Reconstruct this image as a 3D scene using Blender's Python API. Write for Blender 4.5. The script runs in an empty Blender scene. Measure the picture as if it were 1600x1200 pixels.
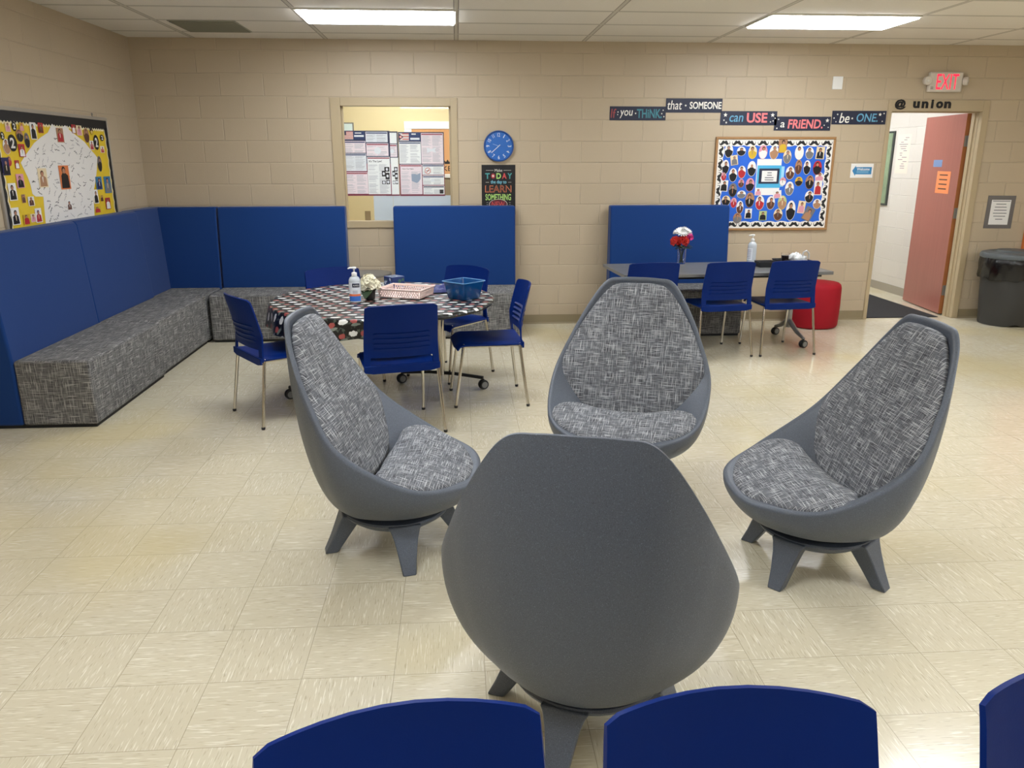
import bpy, bmesh, math, random
from mathutils import Vector, Matrix, noise as mnoise

# ---------------------------------------------------------------- camera, light, exposure
SC = bpy.context.scene
COL = SC.collection
PI = math.pi
cam_data = bpy.data.cameras.new('camera')
cam = bpy.data.objects.new('camera', cam_data)
COL.objects.link(cam)
cam.location = (0, 0, 1.6634)
cam.rotation_euler = (PI / 2 - 0.2779, 0.0002, -0.0678)
cam_data.sensor_width = 36.0
cam_data.lens = 1233.6 / 1600 * 36.0
cam_data.clip_start = 0.05
SC.camera = cam
world = bpy.data.worlds.new('world')
SC.world = world
world.use_nodes = True
world.node_tree.nodes['Background'].inputs[0].default_value = (0.9, 0.86, 0.78, 1)
world.node_tree.nodes['Background'].inputs[1].default_value = 0.0
SC.view_settings.view_transform = 'Standard'
SC.view_settings.look = 'None'
SC.view_settings.gamma = 1.0
SC.view_settings.use_curve_mapping = False
SC.view_settings.exposure = 0.0
LAMP_STRENGTH = 20.8          # glow of the ceiling light diffusers
LAMP_COLOUR = (0.95, 1.0, 1.07)

CEIL = 2.745
BACK = 8.11                  # inner face of the far wall
LEFT = -3.01                 # inner face of the left wall
RIGHT = 8.6
NEAR = -4.2
B = 0.2032

# ---------------------------------------------------------------- materials
MATS = {}


def srgb(r, g, b):
    def f(c):
        c /= 255.0
        return c / 12.92 if c <= 0.04045 else ((c + 0.055) / 1.055) ** 2.4
    return (f(r), f(g), f(b), 1.0)


def mat(name, col, rough=0.5, metal=0.0, spec=0.5, emit=0.0, alpha=1.0, trans=0.0, bump=0.0, bscale=200.0, coat=0.0, sheen=0.0, vary=0.0):
    if name in MATS:
        return MATS[name]
    m = bpy.data.materials.new(name)
    m.use_nodes = True
    nt = m.node_tree
    bs = nt.nodes['Principled BSDF']
    bs.inputs['Base Color'].default_value = col
    bs.inputs['Roughness'].default_value = rough
    bs.inputs['Metallic'].default_value = metal
    bs.inputs['Specular IOR Level'].default_value = spec
    bs.inputs['Alpha'].default_value = alpha
    bs.inputs['Transmission Weight'].default_value = trans
    bs.inputs['Coat Weight'].default_value = coat
    bs.inputs['Sheen Weight'].default_value = sheen
    if emit:
        bs.inputs['Emission Color'].default_value = col
        bs.inputs['Emission Strength'].default_value = emit
    if bump or vary:
        tc = nt.nodes.new('ShaderNodeTexCoord')
        nz = nt.nodes.new('ShaderNodeTexNoise')
        nz.inputs['Scale'].default_value = bscale
        nz.inputs['Detail'].default_value = 3
        nt.links.new(tc.outputs['Object'], nz.inputs['Vector'])
        if bump:
            bp = nt.nodes.new('ShaderNodeBump')
            bp.inputs['Strength'].default_value = bump
            bp.inputs['Distance'].default_value = 0.002
            nt.links.new(nz.outputs['Fac'], bp.inputs['Height'])
            nt.links.new(bp.outputs['Normal'], bs.inputs['Normal'])
        if vary:
            mx = nt.nodes.new('ShaderNodeMix')
            mx.data_type = 'RGBA'
            mx.inputs['A'].default_value = tuple(c * (1 - vary) for c in col[:3]) + (1,)
            mx.inputs['B'].default_value = tuple(min(1, c * (1 + vary)) for c in col[:3]) + (1,)
            nt.links.new(nz.outputs['Fac'], mx.inputs['Factor'])
            nt.links.new(mx.outputs['Result'], bs.inputs['Base Color'])
    MATS[name] = m
    return m


class NT:
    """small helper around a node tree"""
    def __init__(s, name, rough=0.5):
        s.m = bpy.data.materials.new(name)
        s.m.use_nodes = True
        s.t = s.m.node_tree
        s.bs = s.t.nodes['Principled BSDF']
        s.bs.inputs['Roughness'].default_value = rough
        MATS[name] = s.m

    def n(s, kind, **kw):
        o = s.t.nodes.new(kind)
        for k, v in kw.items():
            setattr(o, k, v)
        return o

    def put(s, sock, v):
        if isinstance(v, bpy.types.NodeSocket):
            s.t.links.new(v, sock)
        elif v is not None:
            sock.default_value = v

    def math(s, op, a, b=None, c=None, clamp=False):
        o = s.n('ShaderNodeMath', operation=op, use_clamp=clamp)
        s.put(o.inputs[0], a)
        s.put(o.inputs[1], b)
        s.put(o.inputs[2], c)
        return o.outputs[0]

    def mix(s, fac, a, b, blend='MIX'):
        o = s.n('ShaderNodeMix', data_type='RGBA', blend_type=blend)
        s.put(o.inputs['Factor'], fac)
        s.put(o.inputs['A'], a)
        s.put(o.inputs['B'], b)
        return o.outputs['Result']

    def step(s, v, lo, hi):
        o = s.n('ShaderNodeMapRange', interpolation_type='SMOOTHSTEP')
        s.put(o.inputs['Value'], v)
        o.inputs['From Min'].default_value = lo
        o.inputs['From Max'].default_value = hi
        return o.outputs['Result']

    def noise(s, vec, scale, detail=2.0, rough=0.5, dim='3D'):
        o = s.n('ShaderNodeTexNoise', noise_dimensions=dim)
        s.put(o.inputs['Vector'], vec)
        o.inputs['Scale'].default_value = scale
        o.inputs['Detail'].default_value = detail
        o.inputs['Roughness'].default_value = rough
        return o.outputs['Fac']

    def xyz(s, vec):
        o = s.n('ShaderNodeSeparateXYZ')
        s.put(o.inputs[0], vec)
        return o.outputs

    def vec(s, x, y, z=0.0):
        o = s.n('ShaderNodeCombineXYZ')
        s.put(o.inputs[0], x)
        s.put(o.inputs[1], y)
        s.put(o.inputs[2], z)
        return o.outputs[0]

    def bump(s, h, dist, strength=1.0):
        o = s.n('ShaderNodeBump')
        o.inputs['Strength'].default_value = strength
        o.inputs['Distance'].default_value = dist
        s.put(o.inputs['Height'], h)
        s.put(s.bs.inputs['Normal'], o.outputs['Normal'])

    def coord(s, which='Object'):
        return s.n('ShaderNodeTexCoord').outputs[which]


def block_wall(name, axis, phase, base, joint, rough=0.45):
    """painted concrete block: running bond, joints in relief, orange-peel paint"""
    t = NT(name, rough)
    co = t.xyz(t.coord())
    v = t.vec(t.math('SUBTRACT', co[axis], phase + B), co[2])
    br = t.n('ShaderNodeTexBrick', offset=0.5, offset_frequency=2)
    t.put(br.inputs['Vector'], v)
    br.inputs['Scale'].default_value = 1.0
    br.inputs['Brick Width'].default_value = 2 * B
    br.inputs['Row Height'].default_value = B
    br.inputs['Mortar Size'].default_value = 0.006
    br.inputs['Mortar Smooth'].default_value = 0.6
    br.inputs['Bias'].default_value = 0.0
    br.inputs['Color1'].default_value = tuple(c * 0.97 for c in base[:3]) + (1,)
    br.inputs['Color2'].default_value = tuple(c * 1.03 for c in base[:3]) + (1,)
    br.inputs['Mortar'].default_value = joint
    obj = t.coord()
    worn = t.noise(obj, 1.3, 3)
    c2 = t.mix(t.math('MULTIPLY', worn, 0.22), br.outputs['Color'], tuple(c * 0.78 for c in base[:3]) + (1,))
    t.put(t.bs.inputs['Base Color'], c2)
    fine = t.noise(obj, 160, 3)
    mid = t.noise(obj, 9, 3)
    h = t.math('ADD', t.math('MULTIPLY', fine, 0.22), t.math('MULTIPLY', mid, 0.35))
    # the joints follow a slightly wandering line
    h2 = t.math('SUBTRACT', h, t.math('MULTIPLY', br.outputs['Fac'], 1.0))
    t.bump(h2, 0.003)
    return t.m


def floor_material():
    t = NT('vinyl_tile_floor', 0.2)
    obj = t.coord()
    co = t.xyz(obj)
    S = 0.3048
    fx = t.math('DIVIDE', t.math('ADD', co[0], 1.155), S)
    fy = t.math('DIVIDE', t.math('SUBTRACT', co[1], 2.9073), S)
    ix, iy = t.math('FLOOR', fx), t.math('FLOOR', fy)
    ux, uy = t.math('SUBTRACT', fx, ix), t.math('SUBTRACT', fy, iy)
    par = t.math('MODULO', t.math('ABSOLUTE', t.math('ADD', ix, iy)), 2.0)
    wn = t.n('ShaderNodeTexWhiteNoise', noise_dimensions='2D')
    t.put(wn.inputs['Vector'], t.vec(ix, iy))
    rnd = wn.outputs['Value']
    # grain runs along x on even tiles and along y on odd ones
    mx = t.n('ShaderNodeMix', data_type='FLOAT')
    t.put(mx.inputs['Factor'], par)
    t.put(mx.inputs['A'], ux)
    t.put(mx.inputs['B'], uy)
    along = mx.outputs['Result']
    my = t.n('ShaderNodeMix', data_type='FLOAT')
    t.put(my.inputs['Factor'], par)
    t.put(my.inputs['A'], uy)
    t.put(my.inputs['B'], ux)
    across = my.outputs['Result']
    off = t.math('MULTIPLY', rnd, 57.0)
    g1 = t.noise(t.vec(t.math('ADD', t.math('MULTIPLY', along, 4.2), off), t.math('MULTIPLY', across, 66.0), off), 1.0, 1.5)
    g2 = t.noise(t.vec(t.math('ADD', t.math('MULTIPLY', along, 6.0), off), t.math('ADD', t.math('MULTIPLY', across, 74.0), 31.0), off), 1.0, 1.5)
    g3 = t.noise(t.vec(t.math('ADD', t.math('MULTIPLY', along, 2.0), off), t.math('ADD', t.math('MULTIPLY', across, 14.0), 11.0), off), 1.0, 3)
    base = srgb(212, 203, 178)
    c = t.mix(t.math('MULTIPLY', g3, 0.55), base, srgb(203, 193, 166))
    c = t.mix(t.math('MULTIPLY', t.step(g1, 0.59, 0.69), 0.72), c, srgb(241, 236, 220))
    c = t.mix(t.math('MULTIPLY', t.step(g2, 0.60, 0.71), 0.6), c, srgb(166, 152, 126))
    c = t.mix(t.math('MULTIPLY', rnd, 0.12), c, srgb(186, 175, 146))
    stain = t.noise(obj, 0.75, 2)
    c = t.mix(t.math('MULTIPLY', t.step(stain, 0.50, 0.70), 0.55), c, srgb(204, 187, 136))
    ex = t.math('MINIMUM', ux, t.math('SUBTRACT', 1.0, ux))
    ey = t.math('MINIMUM', uy, t.math('SUBTRACT', 1.0, uy))
    edge = t.math('MINIMUM', ex, ey)
    seam = t.math('SUBTRACT', 1.0, t.step(edge, 0.001, 0.0055))
    c = t.mix(t.math('MULTIPLY', seam, 0.6), c, srgb(120, 106, 80))
    t.put(t.bs.inputs['Base Color'], c)
    t.put(t.bs.inputs['Roughness'], t.math('ADD', 0.10, t.math('MULTIPLY', t.noise(obj, 3.0, 3), 0.16)))
    t.bs.inputs['Specular IOR Level'].default_value = 0.5
    t.bs.inputs['Coat Weight'].default_value = 0.35
    t.bs.inputs['Coat Roughness'].default_value = 0.16
    wave = t.noise(obj, 2.6, 2)
    h = t.math('SUBTRACT', t.math('MULTIPLY', wave, 1.0), t.math('MULTIPLY', seam, 0.04))
    t.bump(h, 0.004, 0.6)
    return t.m


def ceiling_material():
    t = NT('lay_in_ceiling_tile', 0.85)
    obj = t.coord()
    co = t.xyz(obj)
    fx = t.math('DIVIDE', t.math('SUBTRACT', co[0], 0.02), 1.219)
    fy = t.math('DIVIDE', t.math('SUBTRACT', co[1], 7.73), 0.61)
    ux = t.math('SUBTRACT', fx, t.math('FLOOR', fx))
    uy = t.math('SUBTRACT', fy, t.math('FLOOR', fy))
    ex = t.math('MULTIPLY', t.math('MINIMUM', ux, t.math('SUBTRACT', 1.0, ux)), 1.219)
    ey = t.math('MULTIPLY', t.math('MINIMUM', uy, t.math('SUBTRACT', 1.0, uy)), 0.61)
    e = t.math('MINIMUM', ex, ey)
    bar = t.math('SUBTRACT', 1.0, t.step(e, 0.0115, 0.0125))
    gap = t.math('MULTIPLY', t.step(e, 0.0125, 0.014), t.math('SUBTRACT', 1.0, t.step(e, 0.018, 0.024)))
    fine = t.noise(obj, 130, 4, 0.7)
    c = t.mix(t.math('MULTIPLY', t.step(fine, 0.5, 0.75), 0.35), srgb(230, 224, 212), srgb(198, 190, 174))
    c = t.mix(bar, c, srgb(205, 199, 184))
    c = t.mix(t.math('MULTIPLY', gap, 0.75), c, srgb(110, 98, 80))
    t.put(t.bs.inputs['Base Color'], c)
    t.bump(t.math('ADD', t.math('MULTIPLY', fine, 0.3), bar), 0.004)
    return t.m


def tweed(name, base, light, dark, k=1.0):
    """grey slub fabric: short pale and dark threads in two directions, laid out by UV in metres"""
    t = NT(name, 0.92)
    uv = t.xyz(t.coord('UV'))
    def th(a, b, su, sv, o):
        return t.noise(t.vec(t.math('ADD', t.math('MULTIPLY', a, su), o), t.math('ADD', t.math('MULTIPLY', b, sv), o)), 1.0, 1.0, dim='2D')
    c = t.mix(t.noise(t.vec(t.math('MULTIPLY', uv[0], 900.0), t.math('MULTIPLY', uv[1], 900.0)), 1.0, 1.0, dim='2D'), tuple(x * 0.72 for x in base[:3]) + (1,), tuple(x * 1.28 for x in base[:3]) + (1,))
    for a, b, o in ((uv[0], uv[1], 3.0), (uv[1], uv[0], 17.0)):
        c = t.mix(t.math('MULTIPLY', t.step(th(a, b, 12.0 * k, 270.0 * k, o + 40), 0.58, 0.67), 0.6), c, dark)
    for a, b, o in ((uv[0], uv[1], 7.0), (uv[1], uv[0], 29.0)):
        c = t.mix(t.math('MULTIPLY', t.step(th(a, b, 12.5 * k, 290.0 * k, o), 0.605, 0.68), 0.72), c, light)
    t.put(t.bs.inputs['Base Color'], c)
    t.bs.inputs['Specular IOR Level'].default_value = 0.2
    t.bump(t.noise(t.vec(t.math('MULTIPLY', uv[0], 500.0), t.math('MULTIPLY', uv[1], 500.0)), 1.0, 2.0, dim='2D'), 0.0012, 0.7)
    return t.m


def speckled(name, base):
    t = NT(name, 0.46)
    obj = t.coord()
    f = t.noise(obj, 420, 2, 0.6)
    c = t.mix(t.step(f, 0.56, 0.72), base, tuple(min(1, x * 2.0) for x in base[:3]) + (1,))
    c = t.mix(t.math('MULTIPLY', t.step(t.noise(obj, 330, 2, 0.6), 0.58, 0.72), 0.7), c, tuple(x * 0.4 for x in base[:3]) + (1,))
    t.put(t.bs.inputs['Base Color'], c)
    t.bump(f, 0.0006, 0.8)
    return t.m


def cloth_print():
    """black tablecloth with rows of white caps and red hats"""
    t = NT('printed_tablecloth', 0.35)
    uv = t.xyz(t.coord('UV'))
    r = t.math('DIVIDE', uv[1], 0.082)
    ir = t.math('FLOOR', r)
    fr = t.math('SUBTRACT', r, ir)
    q = t.math('DIVIDE', t.math('ADD', uv[0], t.math('MULTIPLY', ir, 0.053)), 0.15)
    iq = t.math('FLOOR', q)
    fq = t.math('SUBTRACT', q, iq)
    jit = t.noise(t.coord('UV'), 60, 2)
    def blob(cx, cy, rx, ry):
        a = t.math('DIVIDE', t.math('SUBTRACT', fq, cx), rx)
        b = t.math('DIVIDE', t.math('SUBTRACT', fr, cy), ry)
        d = t.math('ADD', t.math('MULTIPLY', a, a), t.math('MULTIPLY', b, b))
        return t.math('SUBTRACT', 1.0, t.step(t.math('ADD', d, t.math('MULTIPLY', t.math('SUBTRACT', jit, 0.5), 1.5)), 0.8, 1.0))
    c = t.mix(t.step(t.noise(t.coord('UV'), 34, 3), 0.55, 0.62), srgb(14, 15, 16), srgb(74, 82, 74))
    c = t.mix(blob(0.24, 0.62, 0.22, 0.22), c, srgb(226, 226, 222))
    c = t.mix(blob(0.72, 0.58, 0.15, 0.22), c, srgb(158, 78, 74))
    c = t.mix(blob(0.76, 0.28, 0.20, 0.12), c, srgb(120, 128, 118))
    t.put(t.bs.inputs['Base Color'], c)
    t.bump(t.noise(t.coord('UV'), 25, 2), 0.004, 0.4)
    return t.m


def wood(name, a, b, axis=2, rough=0.4):
    t = NT(name, rough)
    co = t.xyz(t.coord())
    s = [26.0, 26.0, 26.0]
    s[axis] = 1.6
    v = t.vec(*[t.math('MULTIPLY', co[i], s[i]) for i in range(3)])
    t.put(t.bs.inputs['Base Color'], t.mix(t.noise(v, 1.0, 4), a, b))
    return t.m


M_WALL = block_wall('painted_block_wall', 0, -2.827, srgb(186, 169, 143), srgb(189, 173, 148))
M_WALL_SIDE = block_wall('painted_block_side_wall', 1, 0.1, srgb(186, 169, 143), srgb(189, 173, 148))
M_HALL = block_wall('pale_block_wall', 1, 0.1, srgb(204, 198, 188), srgb(210, 204, 195))
M_HALLX = block_wall('pale_block_end_wall', 0, 0.1, srgb(204, 198, 188), srgb(210, 204, 195))
M_FLOOR = floor_material()
M_CEIL = ceiling_material()
M_TWEED = tweed('grey_slub_fabric', srgb(108, 110, 115), srgb(192, 194, 196), srgb(48, 49, 52))
M_TWEED_BENCH = tweed('grey_bench_fabric', srgb(104, 103, 102), srgb(172, 170, 166), srgb(54, 54, 56), 0.72)
M_SHELL = speckled('speckled_grey_plastic', srgb(82, 88, 98))
M_CLOTH = cloth_print()
M_TRIM = mat('beige_frame_paint', srgb(178, 160, 128), 0.35, bump=0.1, bscale=60)
M_BASEB = mat('tan_vinyl_base', srgb(140, 126, 98), 0.4)
M_BLUEFAB = mat('blue_upholstery', srgb(20, 54, 110), 0.8, spec=0.1, bump=0.25, bscale=500, sheen=0.15)
M_BLUE = mat('blue_plastic', srgb(0, 33, 101), 0.45, spec=0.14, bump=0.08, bscale=300)
M_CHROME = mat('chrome', srgb(205, 200, 190), 0.12, 1.0)
M_SILVER = mat('silver_paint', srgb(150, 150, 148), 0.35, 0.6)
M_BLACK = mat('black_plastic', srgb(20, 20, 21), 0.45)
M_RUBBER = mat('black_rubber', srgb(14, 14, 14), 0.7)
M_WHITE = mat('white_plastic', srgb(226, 226, 222), 0.4)
M_PAPER = mat('white_paper', srgb(232, 230, 226), 0.8, spec=0.1)
M_DARKGREY = mat('dark_grey_plastic', srgb(50, 50, 49), 0.5, bump=0.1, bscale=200)
M_LAMP = bpy.data.materials.new('lit_diffuser')
M_LAMP.use_nodes = True
_bs = M_LAMP.node_tree.nodes['Principled BSDF']
_bs.inputs['Base Color'].default_value = (0.8, 0.8, 0.8, 1)
_bs.inputs['Emission Color'].default_value = LAMP_COLOUR + (1,)
_bs.inputs['Emission Strength'].default_value = LAMP_STRENGTH
TONE = dict(white=(228, 226, 222), black=(28, 26, 28), grey=(118, 116, 116), cream=(226, 208, 170), pink=(214, 150, 165), tan=(170, 128, 96),
            brown=(92, 58, 44), yellow=(206, 170, 50), red=(178, 44, 52), green=(176, 190, 130), navy=(34, 36, 84), blue=(60, 120, 160), orange=(214, 122, 70), skin=(178, 128, 100))


def tone(k):
    return mat('print_' + k, srgb(*TONE[k]), 0.45, spec=0.3)


# ---------------------------------------------------------------- mesh building
class MB:
    def __init__(s):
        s.v, s.f, s.m, s.sm = [], [], [], []

    def add(s, vs, fs, mi=0, smooth=False):
        o = len(s.v)
        s.v += [tuple(p) for p in vs]
        for f in fs:
            s.f.append(tuple(i + o for i in f))
            s.m.append(mi)
            s.sm.append(smooth)

    def box(s, c, d, mi=0, rot=None, taper=1.0):
        x, y, z = (k / 2 for k in d)
        vs = [Vector((sx * x * (taper if sz > 0 else 1), sy * y * (taper if sz > 0 else 1), sz * z)) for sz in (-1, 1) for sx, sy in ((-1, -1), (1, -1), (1, 1), (-1, 1))]
        if rot is not None:
            vs = [rot @ p for p in vs]
        vs = [p + Vector(c) for p in vs]
        s.add(vs, [(0, 3, 2, 1), (4, 5, 6, 7), (0, 1, 5, 4), (1, 2, 6, 5), (2, 3, 7, 6), (3, 0, 4, 7)], mi)

    def span(s, a, b, mi=0):
        s.box([(a[i] + b[i]) / 2 for i in range(3)], [abs(b[i] - a[i]) for i in range(3)], mi)

    def rings(s, rings, mi=0, cap0=True, cap1=True, smooth=True, closed=True):
        n = len(rings[0])
        vs = [p for r in rings for p in r]
        fs = []
        m = n if closed else n - 1
        for k in range(len(rings) - 1):
            for i in range(m):
                j = (i + 1) % n
                fs.append((k * n + i, k * n + j, (k + 1) * n + j, (k + 1) * n + i))
        if cap0:
            fs.append(tuple(range(n))[::-1])
        if cap1:
            fs.append(tuple(range((len(rings) - 1) * n, len(rings) * n)))
        s.add(vs, fs, mi, smooth)

    def lathe(s, prof, c=(0, 0, 0), n=32, mi=0, sx=1.0, sy=1.0, cap0=True, cap1=True, rot=None):
        R = []
        for r, z in prof:
            ring = [Vector((r * sx * math.cos(2 * PI * i / n), r * sy * math.sin(2 * PI * i / n), z)) for i in range(n)]
            if rot is not None:
                ring = [rot @ p for p in ring]
            R.append([p + Vector(c) for p in ring])
        s.rings(R, mi, cap0, cap1)

    def tube(s, pts, r, n=12, mi=0, cap=True):
        pts = [Vector(p) for p in pts]
        R = []
        up = Vector((0.13, 0.31, 0.94)).normalized()
        for i, p in enumerate(pts):
            d = (pts[min(i + 1, len(pts) - 1)] - pts[max(i - 1, 0)]).normalized()
            a = d.cross(up)
            if a.length < 1e-3:
                a = d.cross(Vector((1, 0, 0)))
            a.normalize()
            b = d.cross(a)
            rr = r[i] if isinstance(r, (list, tuple)) else r
            R.append([p + a * rr * math.cos(2 * PI * k / n) + b * rr * math.sin(2 * PI * k / n) for k in range(n)])
        s.rings(R, mi, cap, cap)

    def sheet(s, rows, th, mi=0, mask=None, smooth=True):
        """grid of points given a thickness; mask(i, j) False leaves cell i, j open"""
        nr, nc = len(rows), len(rows[0])
        P = [[Vector(p) for p in r] for r in rows]
        N = [[None] * nc for _ in range(nr)]
        for i in range(nr):
            for j in range(nc):
                a = P[min(i + 1, nr - 1)][j] - P[max(i - 1, 0)][j]
                b = P[i][min(j + 1, nc - 1)] - P[i][max(j - 1, 0)]
                N[i][j] = b.cross(a).normalized()
        vs = [P[i][j] + N[i][j] * th / 2 for i in range(nr) for j in range(nc)] + [P[i][j] - N[i][j] * th / 2 for i in range(nr) for j in range(nc)]
        o = nr * nc
        on = lambda i, j: 0 <= i < nr - 1 and 0 <= j < nc - 1 and (mask is None or mask(i, j))
        fs = []
        ix = lambda i, j: i * nc + j
        for i in range(nr - 1):
            for j in range(nc - 1):
                if not on(i, j):
                    continue
                a, b, c, d = ix(i, j), ix(i, j + 1), ix(i + 1, j + 1), ix(i + 1, j)
                fs.append((a, b, c, d))
                fs.append((d + o, c + o, b + o, a + o))
                if not on(i - 1, j): fs.append((b, a, a + o, b + o))
                if not on(i + 1, j): fs.append((d, c, c + o, d + o))
                if not on(i, j - 1): fs.append((a, d, d + o, a + o))
                if not on(i, j + 1): fs.append((c, b, b + o, c + o))
        s.add(vs, fs, mi, smooth)

    def poly(s, pts, mi=0):
        s.add(pts, [tuple(range(len(pts)))], mi)

    def prism(s, pts, dvec, mi=0, smooth=False):
        n = len(pts)
        d = Vector(dvec)
        vs = [Vector(p) for p in pts] + [Vector(p) + d for p in pts]
        fs = [tuple(range(n))[::-1], tuple(range(n, 2 * n))] + [(i, (i + 1) % n, n + (i + 1) % n, n + i) for i in range(n)]
        s.add(vs, fs, mi, smooth)

    def text(s, body, o, u, v, h, mi=0, w=None, bold=0.0, shear=0.0, depth=0.0, anchor='c', lift=0.0):
        """lettering of height h (metres) centred on o in the plane of u, v"""
        cu = bpy.data.curves.new('lettering', 'FONT')
        cu.body = body
        cu.offset = bold
        cu.shear = shear
        cu.resolution_u = 3
        cu.extrude = 0.0
        ob = bpy.data.objects.new('lettering', cu)
        COL.objects.link(ob)
        dg = bpy.context.evaluated_depsgraph_get()
        me = bpy.data.meshes.new_from_object(ob.evaluated_get(dg))
        xs = [p.co.x for p in me.vertices]
        ys = [p.co.y for p in me.vertices]
        if xs:
            x0, x1, y0, y1 = min(xs), max(xs), min(ys), max(ys)
            k = h / (y1 - y0)
            kx = k if w is None else w / (x1 - x0)
            U, V = Vector(u), Vector(v)
            N = U.cross(V)
            ax = (x0 + x1) / 2 if anchor == 'c' else x0
            vs = [Vector(o) + U * (p.co.x - ax) * kx + V * (p.co.y - (y0 + y1) / 2) * k + N * (lift + depth) for p in me.vertices]
            fs = [tuple(q.vertices) for q in me.polygons]
            s.add(vs, fs, mi)
            if depth:
                n = len(vs)
                edge = {}
                for f in fs:
                    for a, b in zip(f, f[1:] + f[:1]):
                        edge[(a, b)] = 1
                out = [e for e in edge if (e[1], e[0]) not in edge]
                vs2 = vs + [p - N * depth for p in vs]
                s.add(vs2, [(b, a, a + n, b + n) for a, b in out], mi)
        bpy.data.objects.remove(ob)
        bpy.data.curves.remove(cu)
        bpy.data.meshes.remove(me)

    def build(s, name, mats, parent=None, loc=None, bevel=0.0, angle=35, uv=None, seg=2, merge=True, subsurf=0, crease_all=False):
        me = bpy.data.meshes.new(name)
        me.from_pydata(s.v, [], s.f)
        me.validate(clean_customdata=False)
        if not isinstance(mats, (list, tuple)):
            mats = [mats]
        for m in mats:
            me.materials.append(m)
        if len(me.polygons) == len(s.f):
            me.polygons.foreach_set('material_index', s.m)
            me.polygons.foreach_set('use_smooth', s.sm)
        me.update()
        if uv is not False:
            lay = me.uv_layers.new(name='metres')
            for p in me.polygons:
                n = p.normal
                a = max(range(3), key=lambda k: abs(n[k]))
                for li in p.loop_indices:
                    co = me.vertices[me.loops[li].vertex_index].co
                    if uv is None:
                        q = (co.y, co.z) if a == 0 else ((co.x, co.z) if a == 1 else (co.x, co.y))
                    else:
                        q = uv(co, n)
                    lay.data[li].uv = q
        o = bpy.data.objects.new(name, me)
        COL.objects.link(o)
        if parent is not None:
            o.parent = parent
        if loc is not None:
            o.location = loc
        if bevel:
            b = o.modifiers.new('bevel', 'BEVEL')
            b.width = bevel
            b.segments = seg
            b.limit_method = 'ANGLE'
            b.angle_limit = math.radians(40)
            b.harden_normals = False
            me.polygons.foreach_set('use_smooth', [True] * len(me.polygons))
            angle = 60
        if subsurf:
            m = o.modifiers.new('subdivision', 'SUBSURF')
            m.levels = m.render_levels = subsurf
        if any(p.use_smooth for p in me.polygons):
            me.set_sharp_from_angle(angle=math.radians(angle))
        return o


def tag(o, label, cat, group=None):
    o['label'] = label
    o['category'] = cat
    if group:
        o['group'] = group
    return o


def structure(o):
    o['kind'] = 'structure'
    return o


def thing(name, label, cat, loc=(0, 0, 0), rz=0.0, group=None):
    o = bpy.data.objects.new(name, None)
    o.empty_display_size = 0.1
    COL.objects.link(o)
    o.location = loc
    o.rotation_euler = (0, 0, rz)
    return tag(o, label, cat, group)


def copy_tree(o, parent=None):
    c = o.copy()
    COL.objects.link(c)
    if parent is not None:
        c.parent = parent
        c.matrix_parent_inverse = o.matrix_parent_inverse.copy()
    for ch in list(o.children):
        copy_tree(ch, c)
    return c


def dup(root, label, loc, rz=0.0):
    c = copy_tree(root)
    c.location = loc
    c.rotation_euler = (0, 0, rz)
    c['label'] = label
    return c


def rx(a): return Matrix.Rotation(a, 3, 'X')
def ry(a): return Matrix.Rotation(a, 3, 'Y')
def rz(a): return Matrix.Rotation(a, 3, 'Z')


def ellipse(cx, cy, a, b, n=28, t=0.0):
    out = []
    for i in range(n):
        p = a * math.cos(2 * PI * i / n)
        q = b * math.sin(2 * PI * i / n)
        out.append((cx + p * math.cos(t) - q * math.sin(t), cy + p * math.sin(t) + q * math.cos(t)))
    return out


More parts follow.
